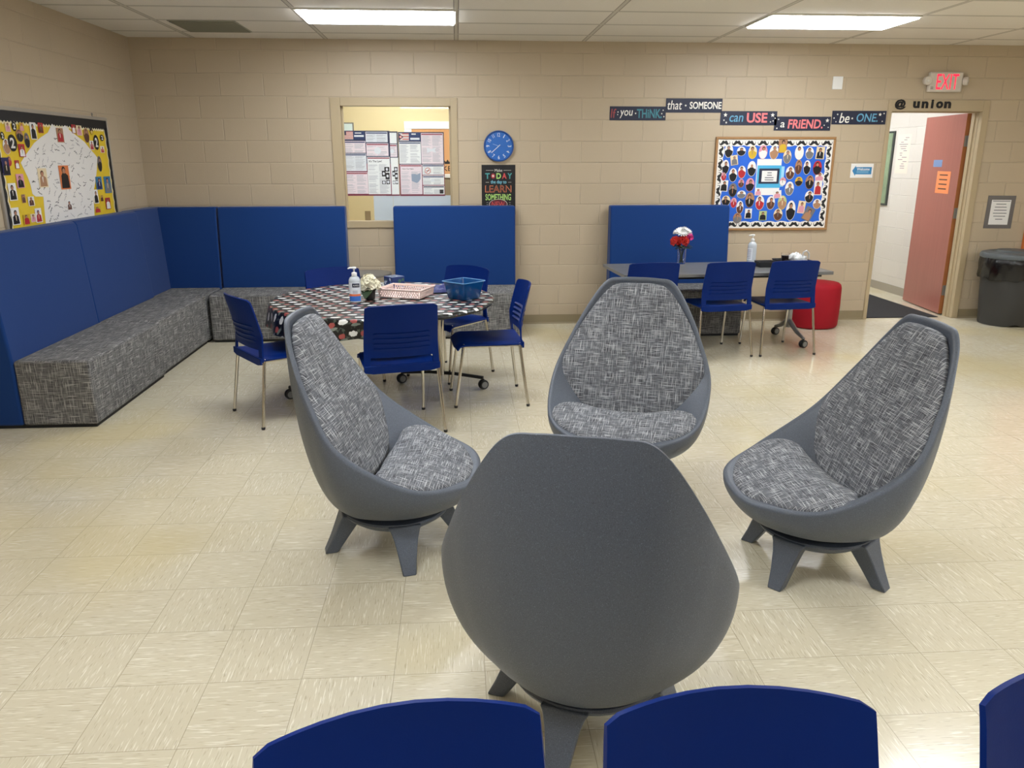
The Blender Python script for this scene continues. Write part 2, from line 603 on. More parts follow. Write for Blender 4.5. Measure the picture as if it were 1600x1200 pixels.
def star(cx, cy, r, n=5, k=0.45, t=PI / 2):
    return [(cx + (r if i % 2 == 0 else r * k) * math.cos(t + PI * i / n), cy + (r if i % 2 == 0 else r * k) * math.sin(t + PI * i / n)) for i in range(2 * n)]
BLUE_PHOTOS = [
  ('o', -0.479, 0.325, 0.044, 0.065, 0, 'white', 'black', 'grey'),
  ('o', -0.35, 0.322, 0.046, 0.045, 0, 'white', 'black', 'black'),
  ('o', -0.234, 0.312, 0.045, 0.065, 0, 'cream', 'yellow', 'black'),
  ('o', -0.127, 0.314, 0.045, 0.068, 0, 'pink', 'white', 'brown'),
  ('o', -0.013, 0.312, 0.046, 0.07, 0, 'white', 'tan', 'grey'),
  ('r', 0.072, 0.376, 0.044, 0.07, 0, 'tan', 'yellow', 'black'),
  ('o', 0.128, 0.27, 0.042, 0.067, 0, 'cream', 'grey', 'grey'),
  ('o', 0.248, 0.31, 0.046, 0.07, 0, 'white', 'white', 'black'),
  ('o', 0.357, 0.304, 0.043, 0.059, 0, 'white', 'grey', 'black'),
  ('r', 0.467, 0.306, 0.044, 0.06, -0.05, 'cream', 'black', 'black'),
  ('r', -0.417, 0.236, 0.037, 0.048, 0.15, 'cream', 'grey', 'grey'),
  ('o', -0.502, 0.17, 0.037, 0.07, 0, 'white', 'black', 'brown'),
  ('o', -0.418, 0.091, 0.042, 0.068, 0, 'white', 'black', 'brown'),
  ('o', -0.329, 0.12, 0.041, 0.062, 0, 'white', 'red', 'black'),
  ('o', -0.229, 0.153, 0.045, 0.075, 0, 'white', 'black', 'white'),
  ('o', -0.513, 0.082, 0.027, 0.046, 0, 'pink', 'red', 'pink'),
  ('r', -0.503, -0.014, 0.04, 0.055, -0.05, 'white', 'black', 'black'),
  ('o', -0.409, -0.056, 0.044, 0.069, 0, 'grey', 'black', 'brown'),
  ('o', -0.328, 0.011, 0.031, 0.042, 0, 'pink', 'brown', 'brown'),
  ('o', -0.235, -0.004, 0.046, 0.067, 0, 'pink', 'black', 'brown'),
  ('o', -0.315, -0.1, 0.046, 0.039, 0, 'white', 'grey', 'black'),
  ('o', -0.472, -0.162, 0.046, 0.051, 0, 'cream', 'black', 'black'),
  ('o', -0.391, -0.182, 0.032, 0.051, 0, 'pink', 'red', 'pink'),
  ('o', -0.224, -0.154, 0.047, 0.075, 0, 'tan', 'black', 'brown'),
  ('o', -0.322, -0.229, 0.037, 0.067, 0, 'white', 'brown', 'black'),
  ('r', -0.228, -0.291, 0.036, 0.05, 0, 'white', 'black', 'black'),
  ('o', -0.34, -0.337, 0.045, 0.053, 0, 'tan', 'grey', 'brown'),
  ('o', -0.117, -0.183, 0.046, 0.073, 0, 'white', 'red', 'brown'),
  ('o', -0.002, -0.185, 0.044, 0.068, 0, 'white', 'brown', 'brown'),
  ('o', 0.118, -0.183, 0.047, 0.072, 0, 'green', 'tan', 'cream'),
  ('r', -0.074, -0.313, 0.04, 0.047, 0, 'green', 'black', 'black'),
  ('o', 0.085, -0.303, 0.047, 0.06, 0, 'cream', 'brown', 'black'),
  ('o', 0.216, -0.263, 0.05, 0.101, 0, 'white', 'black', 'black'),
  ('r', 0.327, -0.229, 0.038, 0.062, -0.1, 'cream', 'pink', 'brown'),
  ('r', 0.405, -0.298, 0.049, 0.069, -0.45, 'grey', 'tan', 'brown'),
  ('o', 0.172, 0.111, 0.046, 0.066, 0, 'white', 'brown', 'brown'),
  ('o', 0.255, 0.169, 0.037, 0.073, 0, 'tan', 'brown', 'brown'),
  ('o', 0.344, 0.165, 0.038, 0.071, 0, 'white', 'black', 'black'),
  ('o', 0.452, 0.161, 0.046, 0.07, 0, 'red', 'black', 'black'),
  ('o', 0.104, 0.027, 0.034, 0.042, 0, 'pink', 'white', 'pink'),
  ('o', 0.181, -0.043, 0.046, 0.07, 0, 'white', 'grey', 'grey'),
  ('o', 0.272, 0.028, 0.04, 0.046, 0, 'yellow', 'black', 'black'),
  ('o', 0.386, 0.02, 0.045, 0.069, 0, 'tan', 'black', 'black'),
  ('o', 0.396, -0.126, 0.046, 0.061, 0, 'white', 'black', 'black'),
  ('o', 0.487, -0.197, 0.043, 0.05, 0, 'white', 'tan', 'brown'),
  ('o', 0.483, 0.064, 0.044, 0.055, 0, 'white', 'pink', 'brown'),
  ('r', 0.48, -0.037, 0.041, 0.072, 0, 'white', 'red', 'brown'),
  ('r', 0.057, -0.1, 0.044, 0.038, 0.1, 'white', 'pink', 'brown'),
  ('r', -0.142, -0.076, 0.036, 0.034, 0, 'white', 'pink', 'red'),
]
BLUE_SHEETS = [(-0.177, 0.076, -0.108, 0.248), (-0.17, 0.08, -0.036, 0.186), (0.08, 0.112, -0.024, 0.176), (-0.149, 0.062, 0.006, 0.155), (-0.12, 0.038, 0.025, 0.133)]
SHIRT = [(-0.068, 0.525), (-0.038, 0.509), (0.02, 0.5), (0.089, 0.506), (0.136, 0.522), (0.202, 0.487), (0.313, 0.446), (0.428, 0.405), (0.523, 0.345), (0.581, 0.313), (0.625, 0.284), (0.587, 0.192), (0.528, 0.092), (0.461, 0.011), (0.443, -0.072), (0.426, -0.155), (0.389, -0.297), (-0.392, -0.23), (-0.384, -0.133), (-0.363, 0.01), (-0.471, 0.015), (-0.508, 0.034), (-0.516, 0.099), (-0.535, 0.149), (-0.597, 0.248), (-0.497, 0.31), (-0.373, 0.382), (-0.264, 0.424), (-0.152, 0.459)]
YELLOW_PHOTOS = [
  ('r', -0.691, 0.48, 0.033, 0.032, 0, 'cream', 'pink', 'brown'),
  ('o', -0.611, 0.486, 0.03, 0.031, 0, 'black', 'white', 'black'),
  ('r', -0.516, 0.486, 0.03, 0.028, 0, 'yellow', 'pink', 'red'),
  ('o', -0.559, 0.427, 0.045, 0.042, 0, 'tan', 'black', 'brown'),
  ('o', -0.468, 0.398, 0.035, 0.052, 0, 'grey', 'black', 'black'),
  ('r', -0.364, 0.464, 0.041, 0.058, 0, 'white', 'black', 'black'),
  ('r', -0.253, 0.489, 0.034, 0.035, 0, 'red', 'brown', 'brown'),
  ('o', -0.778, 0.42, 0.023, 0.026, 0, 'black', 'white', 'black'),
  ('o', -0.745, 0.352, 0.045, 0.05, 0, 'white', 'tan', 'brown'),
  ('n', -0.666, 0.377, 0.056, 0.055, 0, 'black', 'white', 'black'),
  ('r', -0.56, 0.329, 0.041, 0.043, 0, 'red', 'white', 'brown'),
  ('r', -0.799, 0.225, 0.045, 0.057, 0, 'navy', 'black', 'navy'),
  ('o', -0.743, 0.258, 0.029, 0.033, 0, 'tan', 'red', 'brown'),
  ('r', -0.651, 0.236, 0.027, 0.028, 0, 'red', 'white', 'brown'),
  ('r', -0.646, 0.127, 0.048, 0.047, 0, 'pink', 'black', 'brown'),
  ('r', -0.768, 0.059, 0.049, 0.057, 0, 'white', 'black', 'black'),
  ('r', -0.639, 0.008, 0.024, 0.029, 0, 'tan', 'brown', 'brown'),
  ('r', -0.545, -0.014, 0.04, 0.032, 0, 'white', 'brown', 'brown'),
  ('r', -0.781, -0.102, 0.05, 0.057, 0, 'white', 'black', 'black'),
  ('r', -0.647, -0.133, 0.041, 0.035, 0, 'yellow', 'red', 'brown'),
  ('r', -0.553, -0.129, 0.035, 0.029, 0, 'cream', 'pink', 'brown'),
  ('r', -0.476, -0.116, 0.044, 0.05, 0, 'white', 'red', 'navy'),
  ('r', 0.262, 0.499, 0.032, 0.033, 0, 'red', 'white', 'brown'),
  ('r', 0.354, 0.491, 0.047, 0.038, 0, 'cream', 'pink', 'brown'),
  ('o', 0.477, 0.456, 0.048, 0.057, 0, 'tan', 'brown', 'brown'),
  ('o', 0.577, 0.492, 0.028, 0.027, 0, 'black', 'yellow', 'black'),
  ('n', 0.641, 0.405, 0.049, 0.06, 0, 'black', 'white', 'black'),
  ('o', 0.762, 0.445, 0.034, 0.026, 0, 'black', 'white', 'black'),
  ('r', 0.55, 0.381, 0.036, 0.036, 0, 'white', 'red', 'brown'),
  ('r', 0.741, 0.35, 0.037, 0.027, 0, 'white', 'red', 'brown'),
  ('o', 0.649, 0.233, 0.041, 0.064, 0, 'grey', 'black', 'black'),
  ('r', 0.583, 0.078, 0.057, 0.052, 0, 'blue', 'navy', 'black'),
  ('r', 0.754, 0.06, 0.064, 0.069, 0, 'blue', 'grey', 'navy'),
  ('r', 0.492, -0.028, 0.043, 0.056, 0, 'white', 'black', 'brown'),
  ('r', 0.599, -0.046, 0.031, 0.027, 0, 'yellow', 'brown', 'brown'),
  ('r', 0.707, -0.095, 0.046, 0.048, 0, 'red', 'white', 'brown'),
  ('r', 0.493, -0.134, 0.059, 0.025, 0, 'yellow', 'red', 'brown'),
  ('r', 0.028, 0.446, 0.053, 0.052, 0, 'tan', 'red', 'black'),
  ('r', -0.333, 0.141, 0.064, 0.067, 0, 'cream', 'tan', 'brown'),
  ('r', -0.002, 0.137, 0.078, 0.088, 0, 'orange', 'black', 'black'),
  ('r', 0.011, -0.07, 0.041, 0.039, 0, 'white', 'brown', 'black'),
]
# board edges (0.881, 0.601) (0.837, -0.146) (-0.79, 0.583) (-0.903, -0.158)

# ---------------------------------------------------------------- the setting
HALL = 13.0
b = MB(); b.span((LEFT - 0.3, NEAR - 0.2, -0.1), (RIGHT + 0.3, HALL + 0.2, 0)); structure(b.build('floor', M_FLOOR))
b = MB(); b.span((LEFT - 0.3, NEAR - 0.2, CEIL), (RIGHT + 0.3, HALL + 0.2, CEIL + 0.1)); structure(b.build('ceiling', M_CEIL))

W0, W1, WZ0, WZ1 = -1.115, -0.035, 1.06, 2.155        # window opening
D0, D1, DZ = 4.363, 5.34, 2.13                      # doorway
T = 0.16
b = MB()
b.span((LEFT - 0.2, BACK, 0), (W0, BACK + T, CEIL))
b.span((W0, BACK, 0), (W1, BACK + T, WZ0))
b.span((W0, BACK, WZ1), (W1, BACK + T, CEIL))
b.span((W1, BACK, 0), (D0, BACK + T, CEIL))
b.span((D0, BACK, DZ), (D1, BACK + T, CEIL))
b.span((D1, BACK, 0), (RIGHT + 0.2, BACK + T, CEIL))
structure(b.build('wall_back', M_WALL))
b = MB(); b.span((LEFT - 0.2, NEAR, 0), (LEFT, BACK, CEIL)); structure(b.build('wall_left', M_WALL_SIDE))
b = MB(); b.span((RIGHT, NEAR, 0), (RIGHT + 0.2, BACK, CEIL)); structure(b.build('wall_right', M_WALL_SIDE))
b = MB(); b.span((LEFT - 0.2, NEAR - 0.2, 0), (RIGHT + 0.2, NEAR, CEIL)); structure(b.build('wall_front', M_WALL))


def base_strip(name, x0, x1, y, d=0.008, m=M_BASEB):
    b = MB()
    b.span((x0, y - d, 0.0), (x1, y, 0.096))
    b.prism([(x0, y - d, 0), (x0, y - d - 0.014, 0), (x0, y - d, 0.016)], (x1 - x0, 0, 0))
    structure(b.build(name, m, bevel=0.002))


base_strip('baseboard_back', LEFT, D0 - 0.03, BACK)
base_strip('baseboard_back.001', D1 + 0.06, 5.95, BACK)
b = MB(); b.span((LEFT, NEAR, 0), (LEFT + 0.008, BACK, 0.096)); structure(b.build('baseboard_left', M_BASEB))

# interior window to the office: steel frame and a fixed pane
fr = MB()
for x0, x1, z0, z1 in ((W0 - 0.082, W0 + 0.012, WZ0 - 0.06, WZ1 + 0.072), (W1 - 0.012, W1 + 0.052, WZ0 - 0.06, WZ1 + 0.072)):
    fr.span((x0, BACK - 0.014, z0), (x1, BACK + 0.075, z1))
fr.span((W0 + 0.012, BACK - 0.014, WZ1 - 0.004), (W1 - 0.012, BACK + 0.075, WZ1 + 0.072))
fr.span((W0 + 0.012, BACK - 0.014, WZ0 - 0.06), (W1 - 0.012, BACK + 0.075, WZ0 + 0.005))
for x0, x1 in ((W0 + 0.012, W0 + 0.03), (W1 - 0.03, W1 - 0.012)):
    fr.span((x0, BACK + 0.05, WZ0), (x1, BACK + 0.075, WZ1))
win = structure(fr.build('window_1', M_TRIM, bevel=0.003))
g = MB(); g.span((W0 + 0.02, BACK + 0.062, WZ0 + 0.002), (W1 - 0.02, BACK + 0.068, WZ1))
GLASS = bpy.data.materials.new('window_glass')
GLASS.use_nodes = True
_n = GLASS.node_tree
_n.nodes.remove(_n.nodes['Principled BSDF'])
_tr = _n.nodes.new('ShaderNodeBsdfTransparent'); _tr.inputs[0].default_value = (0.97, 0.98, 0.975, 1)
_gl = _n.nodes.new('ShaderNodeBsdfGlossy'); _gl.inputs['Roughness'].default_value = 0.02
_lw = _n.nodes.new('ShaderNodeLayerWeight'); _lw.inputs[0].default_value = 0.5
_pw = _n.nodes.new('ShaderNodeMath'); _pw.operation = 'POWER'; _pw.inputs[1].default_value = 5.0
_n.links.new(_lw.outputs['Facing'], _pw.inputs[0])
_fr = _n.nodes.new('ShaderNodeMath'); _fr.operation = 'MULTIPLY_ADD'; _fr.inputs[1].default_value = 0.95; _fr.inputs[2].default_value = 0.03
_n.links.new(_pw.outputs[0], _fr.inputs[0])
_mx = _n.nodes.new('ShaderNodeMixShader')
_n.links.new(_fr.outputs[0], _mx.inputs[0]); _n.links.new(_tr.outputs[0], _mx.inputs[1]); _n.links.new(_gl.outputs[0], _mx.inputs[2])
_n.links.new(_mx.outputs[0], _n.nodes['Material Output'].inputs[0])
g.build('pane', GLASS, win)

# doorway trim
b = MB()
b.span((D0 - 0.028, BACK - 0.014, 0), (D0 + 0.012, BACK + 0.04, DZ + 0.1))
b.span((D1 - 0.012, BACK - 0.014, 0), (D1 + 0.055, BACK + 0.04, DZ + 0.1))
b.span((D0 + 0.012, BACK - 0.014, DZ - 0.008), (D1 - 0.012, BACK + 0.04, DZ + 0.1))
for x0, x1 in ((D0 - 0.001, D0 + 0.016), (D1 - 0.016, D1 + 0.001)):
    b.span((x0, BACK + 0.04, 0), (x1, BACK + T - 0.005, DZ))
    s = 1 if x0 < 5 else -1
    b.span((x0 + s * 0.012, BACK + 0.085, 0), (x1 + s * 0.012, BACK + 0.125, DZ))
b.span((D0 + 0.016, BACK + 0.04, DZ - 0.016), (D1 - 0.016, BACK + T - 0.005, DZ + 0.001))
structure(b.build('trim_1', M_TRIM, bevel=0.003))

# corridor beyond the doorway
HX = 5.56
b = MB(); b.span((HX, BACK + T, 0), (HX + 0.2, HALL, CEIL)); structure(b.build('wall_corridor_right', M_HALL))
b = MB(); b.span((2.6, BACK + T, 0), (2.8, HALL, CEIL)); structure(b.build('wall_corridor_left', M_HALL))
b = MB(); b.span((2.8, HALL, 0), (HX, HALL + 0.2, CEIL)); structure(b.build('wall_corridor_end', M_HALLX))
b = MB(); b.span((HX - 0.008, BACK + T + 0.001, 0), (HX, HALL, 0.1)); structure(b.build('baseboard_corridor', mat('grey_vinyl_base', srgb(150, 142, 128), 0.45)))

# salmon door, swung right back into the corridor
M_DOOR = wood('salmon_door_paint', srgb(166, 104, 92), srgb(150, 92, 80), 2, 0.32)
M_DOOREDGE = wood('oak_door_edge', srgb(176, 112, 62), srgb(150, 90, 48), 2, 0.5)
hinge_p = Vector((5.300, 8.30, 0))
d = MB()
d.span((0, 0, 0.012), (0.044, 0.915, 2.115), 0)
d.span((0.001, -0.0015, 0.013), (0.043, 0.0, 2.114), 1)
door = structure(d.build('door_1', [M_DOOR, M_DOOREDGE], loc=hinge_p))
door.rotation_euler = (0, 0, math.radians(-6.5))
for z in (0.27, 1.1, 1.84):
    h = MB()
    h.span((0.006, -0.004, z - 0.055), (0.04, -0.0016, z + 0.055))
    h.lathe([(0.008, -0.057), (0.008, 0.057)], (0.044, -0.008, z), 12)
    h.build('hinge', M_SILVER, door)
dl = MB()
dl.lathe([(0.03, 0), (0.03, 0.012), (0.012, 0.014), (0.012, 0.04)], (0, 0.85, 1.0), 16, rot=ry(-PI / 2))
dl.span((-0.05, 0.74, 0.99), (-0.036, 0.86, 1.01))
pass

# orange door at the right hand edge of the far wall
d = MB(); d.span((5.99, BACK - 0.035, 0.01), (6.86, BACK - 0.002, 2.1))
structure(d.build('door_2', wood('orange_door_wood', srgb(214, 122, 62), srgb(196, 104, 50), 2, 0.4), bevel=0.003))

# office behind the window
M_OFFICE = mat('cream_office_paint', srgb(222, 203, 154), 0.7, bump=0.1, bscale=120)
OY = 10.4
b = MB(); b.span((-2.9, OY, 0), (2.4, OY + 0.15, CEIL)); structure(b.build('wall_office_back', M_OFFICE))
b = MB(); b.span((-3.0, BACK + T, 0), (-2.9, OY, CEIL)); structure(b.build('wall_office_left', M_OFFICE))
b = MB(); b.span((1.6, BACK + T, 0), (1.7, OY, CEIL)); structure(b.build('wall_office_right', M_OFFICE))
# white door frame with an orange door in the office
M_WPAINT = mat('white_door_paint', srgb(236, 232, 224), 0.45)
b = MB()
b.span((-0.64, OY - 0.03, 0), (-0.55, OY, 2.02)); b.span((0.42, OY - 0.03, 0), (0.51, OY, 2.02)); b.span((-0.64, OY - 0.03, 2.02), (0.51, OY, 2.11))
structure(b.build('trim_2', M_WPAINT, bevel=0.004))
b = MB(); b.span((-0.55, OY - 0.02, 0.01), (0.42, OY - 0.001, 2.02)); structure(b.build('door_3', wood('office_door_wood', srgb(214, 160, 106), srgb(200, 142, 88), 2, 0.4)))


# ---------------------------------------------------------------- ceiling lights
def ceiling_light(label, x0, y0, group='ceiling light panels', z=CEIL, src=[None]):
    t = thing('ceiling_light', label, 'light', (x0 + 0.61, y0 + 0.305, z), 0, group)
    f = MB()
    for a in ((-0.605, -0.300, 0.605, -0.285), (-0.605, 0.285, 0.605, 0.300), (-0.605, -0.285, -0.590, 0.285), (0.590, -0.285, 0.605, 0.285)):
        f.span((a[0], a[1], -0.012), (a[2], a[3], -0.0005))
    f.build('frame', mat('white_light_frame', srgb(225, 220, 208), 0.5), t)
    d = MB(); d.span((-0.590, -0.285, -0.022), (0.590, 0.285, -0.002)); d.build('diffuser', M_LAMP, t)
    return t


ceiling_light('lit rectangular ceiling light panel left of centre, above the office window', -1.199, 6.51)
ceiling_light('lit rectangular ceiling light panel on the right, above the bulletin board', 2.458, 6.51)
far = 'lit rectangular ceiling light panel in the part of the room outside the photo'
for y in (4.07, 1.02, -2.03):
    for x in (-1.199, 2.458):
        ceiling_light(far, x, y)
for y in (4.07, 1.02, -2.03):
    ceiling_light(far, 6.115, y)
ceiling_light('lit ceiling light panel in the office behind the window', -1.19, 9.1, 'ceiling lights beyond the walls')
ceiling_light('lit ceiling light panel in the corridor beyond the doorway', 3.6, 10.3, 'ceiling lights beyond the walls')
ceiling_light('added unseen light panel close behind the doorway, brightening the corridor', 3.6, 9.1, 'ceiling lights beyond the walls')  # extra panel out of view, added to brighten corridor wall and open door

v = MB()
v.span((-0.27, -0.29, -0.006), (0.27, 0.29, -0.0005))
for k in range(15):
    v.box((0, -0.262 + k * 0.0375, -0.009), (0.52, 0.012, 0.004), 0, rx(0.5))
tag(v.build('ceiling_vent', mat('dull_grey_green_grille', srgb(158, 156, 138), 0.7), loc=(-2.05, 7.42, CEIL)),
    'greyish flush grille panel set among the ceiling tiles near the left corner', 'vent')

# ---------------------------------------------------------------- upholstered high-back benches
def back_profile(th0, th1, h):
    return [(0, 0.02), (th0, 0.02), (th0, 0.44), (th1 + 0.012, h - 0.03), (th1 - 0.004, h), (0, h)]


def bench(label, loc, rz_, w=1.21, depth=0.68, th=0.185):
    """local x runs along the bench, local y points out from the wall"""
    t = thing('high_back_bench', label, 'bench', loc, rz_, 'blue and grey high-back benches')
    s = MB(); s.span((0.004, th + 0.002, 0.02), (w - 0.004, depth, 0.445)); s.build('seat_block', M_TWEED_BENCH, t, bevel=0.017, seg=3)
    k = MB(); k.prism([(0.001, y, z) for y, z in back_profile(th, 0.115, 1.215)], (w - 0.002, 0, 0)); k.build('back_panel', M_BLUEFAB, t, bevel=0.016, seg=3)
    p = MB(); p.span((0.02, 0.02, 0), (w - 0.02, depth - 0.015, 0.022)); p.build('plinth', M_RUBBER, t)
    return t


XW = LEFT + 0.024
YW = BACK - 0.008
# along the left wall (x along the wall runs towards the camera)
bench('nearest blue and grey high-back bench along the left wall, end facing the camera', (XW + 0.008, 6.235, 0), -PI / 2, 1.255, 0.648)
bench('second blue and grey high-back bench along the left wall, between nearest bench and corner unit', (XW, 7.43, 0), -PI / 2, 1.187, 0.636)
c = thing('corner_bench', 'corner unit of the blue and grey bench seating where the two walls meet', 'bench', (LEFT + 0.008, YW, 0), 0, 'blue and grey high-back benches')
s = MB(); s.span((0.187, -0.672, 0.02), (0.66, -0.187, 0.445)); s.build('seat_block', M_TWEED_BENCH, c, bevel=0.012, seg=3)
k = MB(); k.prism([(y, -0.672, z) for y, z in back_profile(0.185, 0.115, 1.215)], (0, 0.672, 0)); k.build('back_panel', M_BLUEFAB, c, bevel=0.011, seg=3)
k = MB(); k.prism([(0.117, -y, z) for y, z in back_profile(0.185, 0.115, 1.215)], (0.553, 0, 0)); k.build('back_panel', M_BLUEFAB, c, bevel=0.011, seg=3)
p = MB(); p.span((0.02, -0.65, 0), (0.64, -0.02, 0.022)); p.build('plinth', M_RUBBER, c)
bench('blue and grey high-back bench on the far wall, left of the office window', (-1.095, YW, 0), PI, 1.225, 0.68)
bench('blue and grey high-back bench on the far wall, under the clock', (0.575, YW, 0), PI, 1.205, 0.68)
bench('blue and grey high-back bench on the far wall, behind the rectangular table', (2.738, YW - 0.03, 0), PI, 1.215, 0.69)

# ---------------------------------------------------------------- grey egg-shaped lounge chairs
RIM = [(-0.345, 0.0, 1.052), (-0.340, 0.095, 1.050), (-0.331, 0.172, 1.036), (-0.300, 0.243, 0.950), (-0.215, 0.338, 0.768), (-0.076, 0.412, 0.56), (0.189, 0.372, 0.398), (0.383, 0.212, 0.356), (0.422, 0.0, 0.334)]
PAD_BACK = [(-0.316, 0, 1.024), (-0.313, 0.085, 1.022), (-0.304, 0.148, 1.002), (-0.275, 0.225, 0.915), (-0.205, 0.325, 0.748), (-0.115, 0.374, 0.595), (-0.058, 0.31, 0.452), (-0.02, 0.165, 0.378), (-0.012, 0, 0.358)]
PAD_SEAT = [(0.005, 0, 0.385), (0.02, 0.17, 0.402), (0.035, 0.285, 0.428), (0.10, 0.362, 0.424), (0.20, 0.352, 0.398), (0.315, 0.25, 0.37), (0.38, 0.115, 0.348), (0.392, 0, 0.338)]


def loop(ctrl, k=8):
    full = [Vector(p) for p in ctrl] + [Vector((p[0], -p[1], p[2])) for p in ctrl[1:-1]][::-1]
    m = len(full)
    out = []
    for i in range(m):
        a, b_, c_, d_ = full[i - 1], full[i], full[(i + 1) % m], full[(i + 2) % m]
        for j in range(k):
            u = j / k
            out.append(0.5 * (2 * b_ + (c_ - a) * u + (2 * a - 5 * b_ + 4 * c_ - d_) * u * u + (3 * b_ - a - 3 * c_ + d_) * u ** 3))
    return out


def cushion(ctrl, th, puff, name, parent, flip):
    L = loop(ctrl)
    c_ = sum(L, Vector()) / len(L)
    n = Vector()
    for p, q in zip(L, L[1:] + L[:1]):
        n += (p - c_).cross(q - c_)
    n.normalize()
    if (n.z if not flip else n.x) < 0:
        n = -n
    prof = [(0.90, -th), (0.965, -th * 0.8), (0.992, -th * 0.4), (1.0, 0.0), (0.992, 0.010), (0.965, 0.018), (0.91, 0.023), (0.75, 0.024 + puff * 0.4), (0.5, 0.024 + puff * 0.8), (0.2, 0.024 + puff)]
    R = [[c_ + (p - c_) * s + n * h for p in L] for s, h in prof]
    m = MB()
    m.rings(R, 0, True, False)
    top = R[-1]
    m.rings([top, [c_ + (p - c_) * 0.02 + n * (0.024 + puff) for p in L]], 0, False, True)
    e1 = Vector((0, 1, 0))
    e2 = n.cross(e1).normalized()
    def uv(co, nn):
        d = co - c_
        return (d.dot(e1), d.dot(e2))
    return m.build(name, M_TWEED, parent, uv=uv, angle=80)


def lounge_chair(label, loc, ang, leg0):
    t = thing('lounge_chair', label, 'lounge chair', (loc[0], loc[1], 0), ang, 'grey egg-shaped lounge chairs in a circle')
    rim = loop(RIM)
    n = len(rim)
    zb, rb, ea, eb = 0.211, 0.189, 1.044, 0.956
    rings = []
    for k in range(19):
        u = PI / 2 * k / 18
        s, w = math.sin(u) ** ea, (1 - math.cos(u)) ** eb
        ring = []
        for p in rim:
            az, rp = math.atan2(p.y, p.x), math.hypot(p.x, p.y)
            r = rb + (rp - rb) * s
            ring.append(Vector((r * math.cos(az), r * math.sin(az), zb + (p.z - zb) * w)))
        rings.append(ring)
    c_ = sum(rim, Vector()) / n
    lip, inn, inn2 = [], [], []
    G = Vector((-0.02, 0, 0.30))
    dirs = []
    for i, p in enumerate(rim):
        tg = (rim[(i + 1) % n] - rim[i - 1]).normalized()
        d_ = c_ - p
        d_ = (d_ - tg * d_.dot(tg)).normalized()
        nn = tg.cross(d_)
        if nn.dot(Vector((0.55, 0, 0.8))) < 0:
            nn = -nn
        dirs.append((d_, nn))
    for ins, up in ((0.003, 0.006), (0.011, 0.0095), (0.021, 0.008), (0.027, 0.001), (0.034, -0.006), (0.046, -0.012)):
        rings.append([p + d_ * ins + nn * up for p, (d_, nn) in zip(rim, dirs)])
    last = rings[-1]
    for s in (0.2, 0.42, 0.65, 0.85, 0.97):
        ring = []
        for p, (d_, nn) in zip(last, dirs):
            q = p + (G - p) * s - nn * 0.035 * math.sin(PI * s)
            ring.append(q)
        rings.append(ring)
    m = MB()
    m.rings(rings, 0, True, True)
    m.build('shell', M_SHELL, t, angle=50)
    cushion(PAD_BACK, 0.022, 0.014, 'back_cushion', t, True)
    cushion(PAD_SEAT, 0.035, 0.012, 'seat_cushion', t, False)
    bx = 0.05
    m = MB()
    m.lathe([(0.165, 0.185), (0.165, 0.214)], (bx * 0.5, 0, 0), 40)
    m.build('swivel', M_BLACK, t)
    m = MB()
    m.lathe([(0.04, 0.118), (0.12, 0.124), (0.19, 0.145), (0.228, 0.172), (0.234, 0.184), (0.228, 0.191), (0.05, 0.191)], (bx, 0, 0), 48)
    m.build('base_dish', M_SHELL, t)
    for k in range(4):
        a = leg0 - ang + k * PI / 2
        rad, tan = Vector((math.cos(a), math.sin(a), 0)), Vector((-math.sin(a), math.cos(a), 0))
        R = []
        for f, r_out, r_in, hw in ((0.0, 0.322, 0.272, 0.028), (0.03, 0.32, 0.262, 0.029), (0.35, 0.290, 0.222, 0.038), (0.7, 0.262, 0.178, 0.05), (0.9, 0.246, 0.150, 0.062), (0.985, 0.240, 0.140, 0.072)):
            z = 0.19 * f
            o = Vector((bx, 0, z))
            R.append([o + rad * r_in - tan * hw * 0.9, o + rad * r_out - tan * hw, o + rad * r_out + tan * hw, o + rad * r_in + tan * hw * 0.9])
        m = MB(); m.rings(R, 0, True, True, smooth=False)
        m.build('leg', M_SHELL, t, bevel=0.007, seg=3)
    return t


R_ = math.radians
lounge_chair('grey egg lounge chair with tweed cushions on the left, angled towards the right', (-0.345, 3.267), -0.134, R_(13))
lounge_chair('grey egg lounge chair facing the camera, farthest of the four, in front of rectangular table', (0.858, 3.85), -1.918, R_(20))
lounge_chair('grey egg lounge chair with tweed cushions on the right, turned to face left', (1.532, 2.946), 3.14, R_(40))
lounge_chair('grey egg lounge chair nearest the camera, showing only its plain curved back', (0.357, 2.018), 1.305, R_(65))

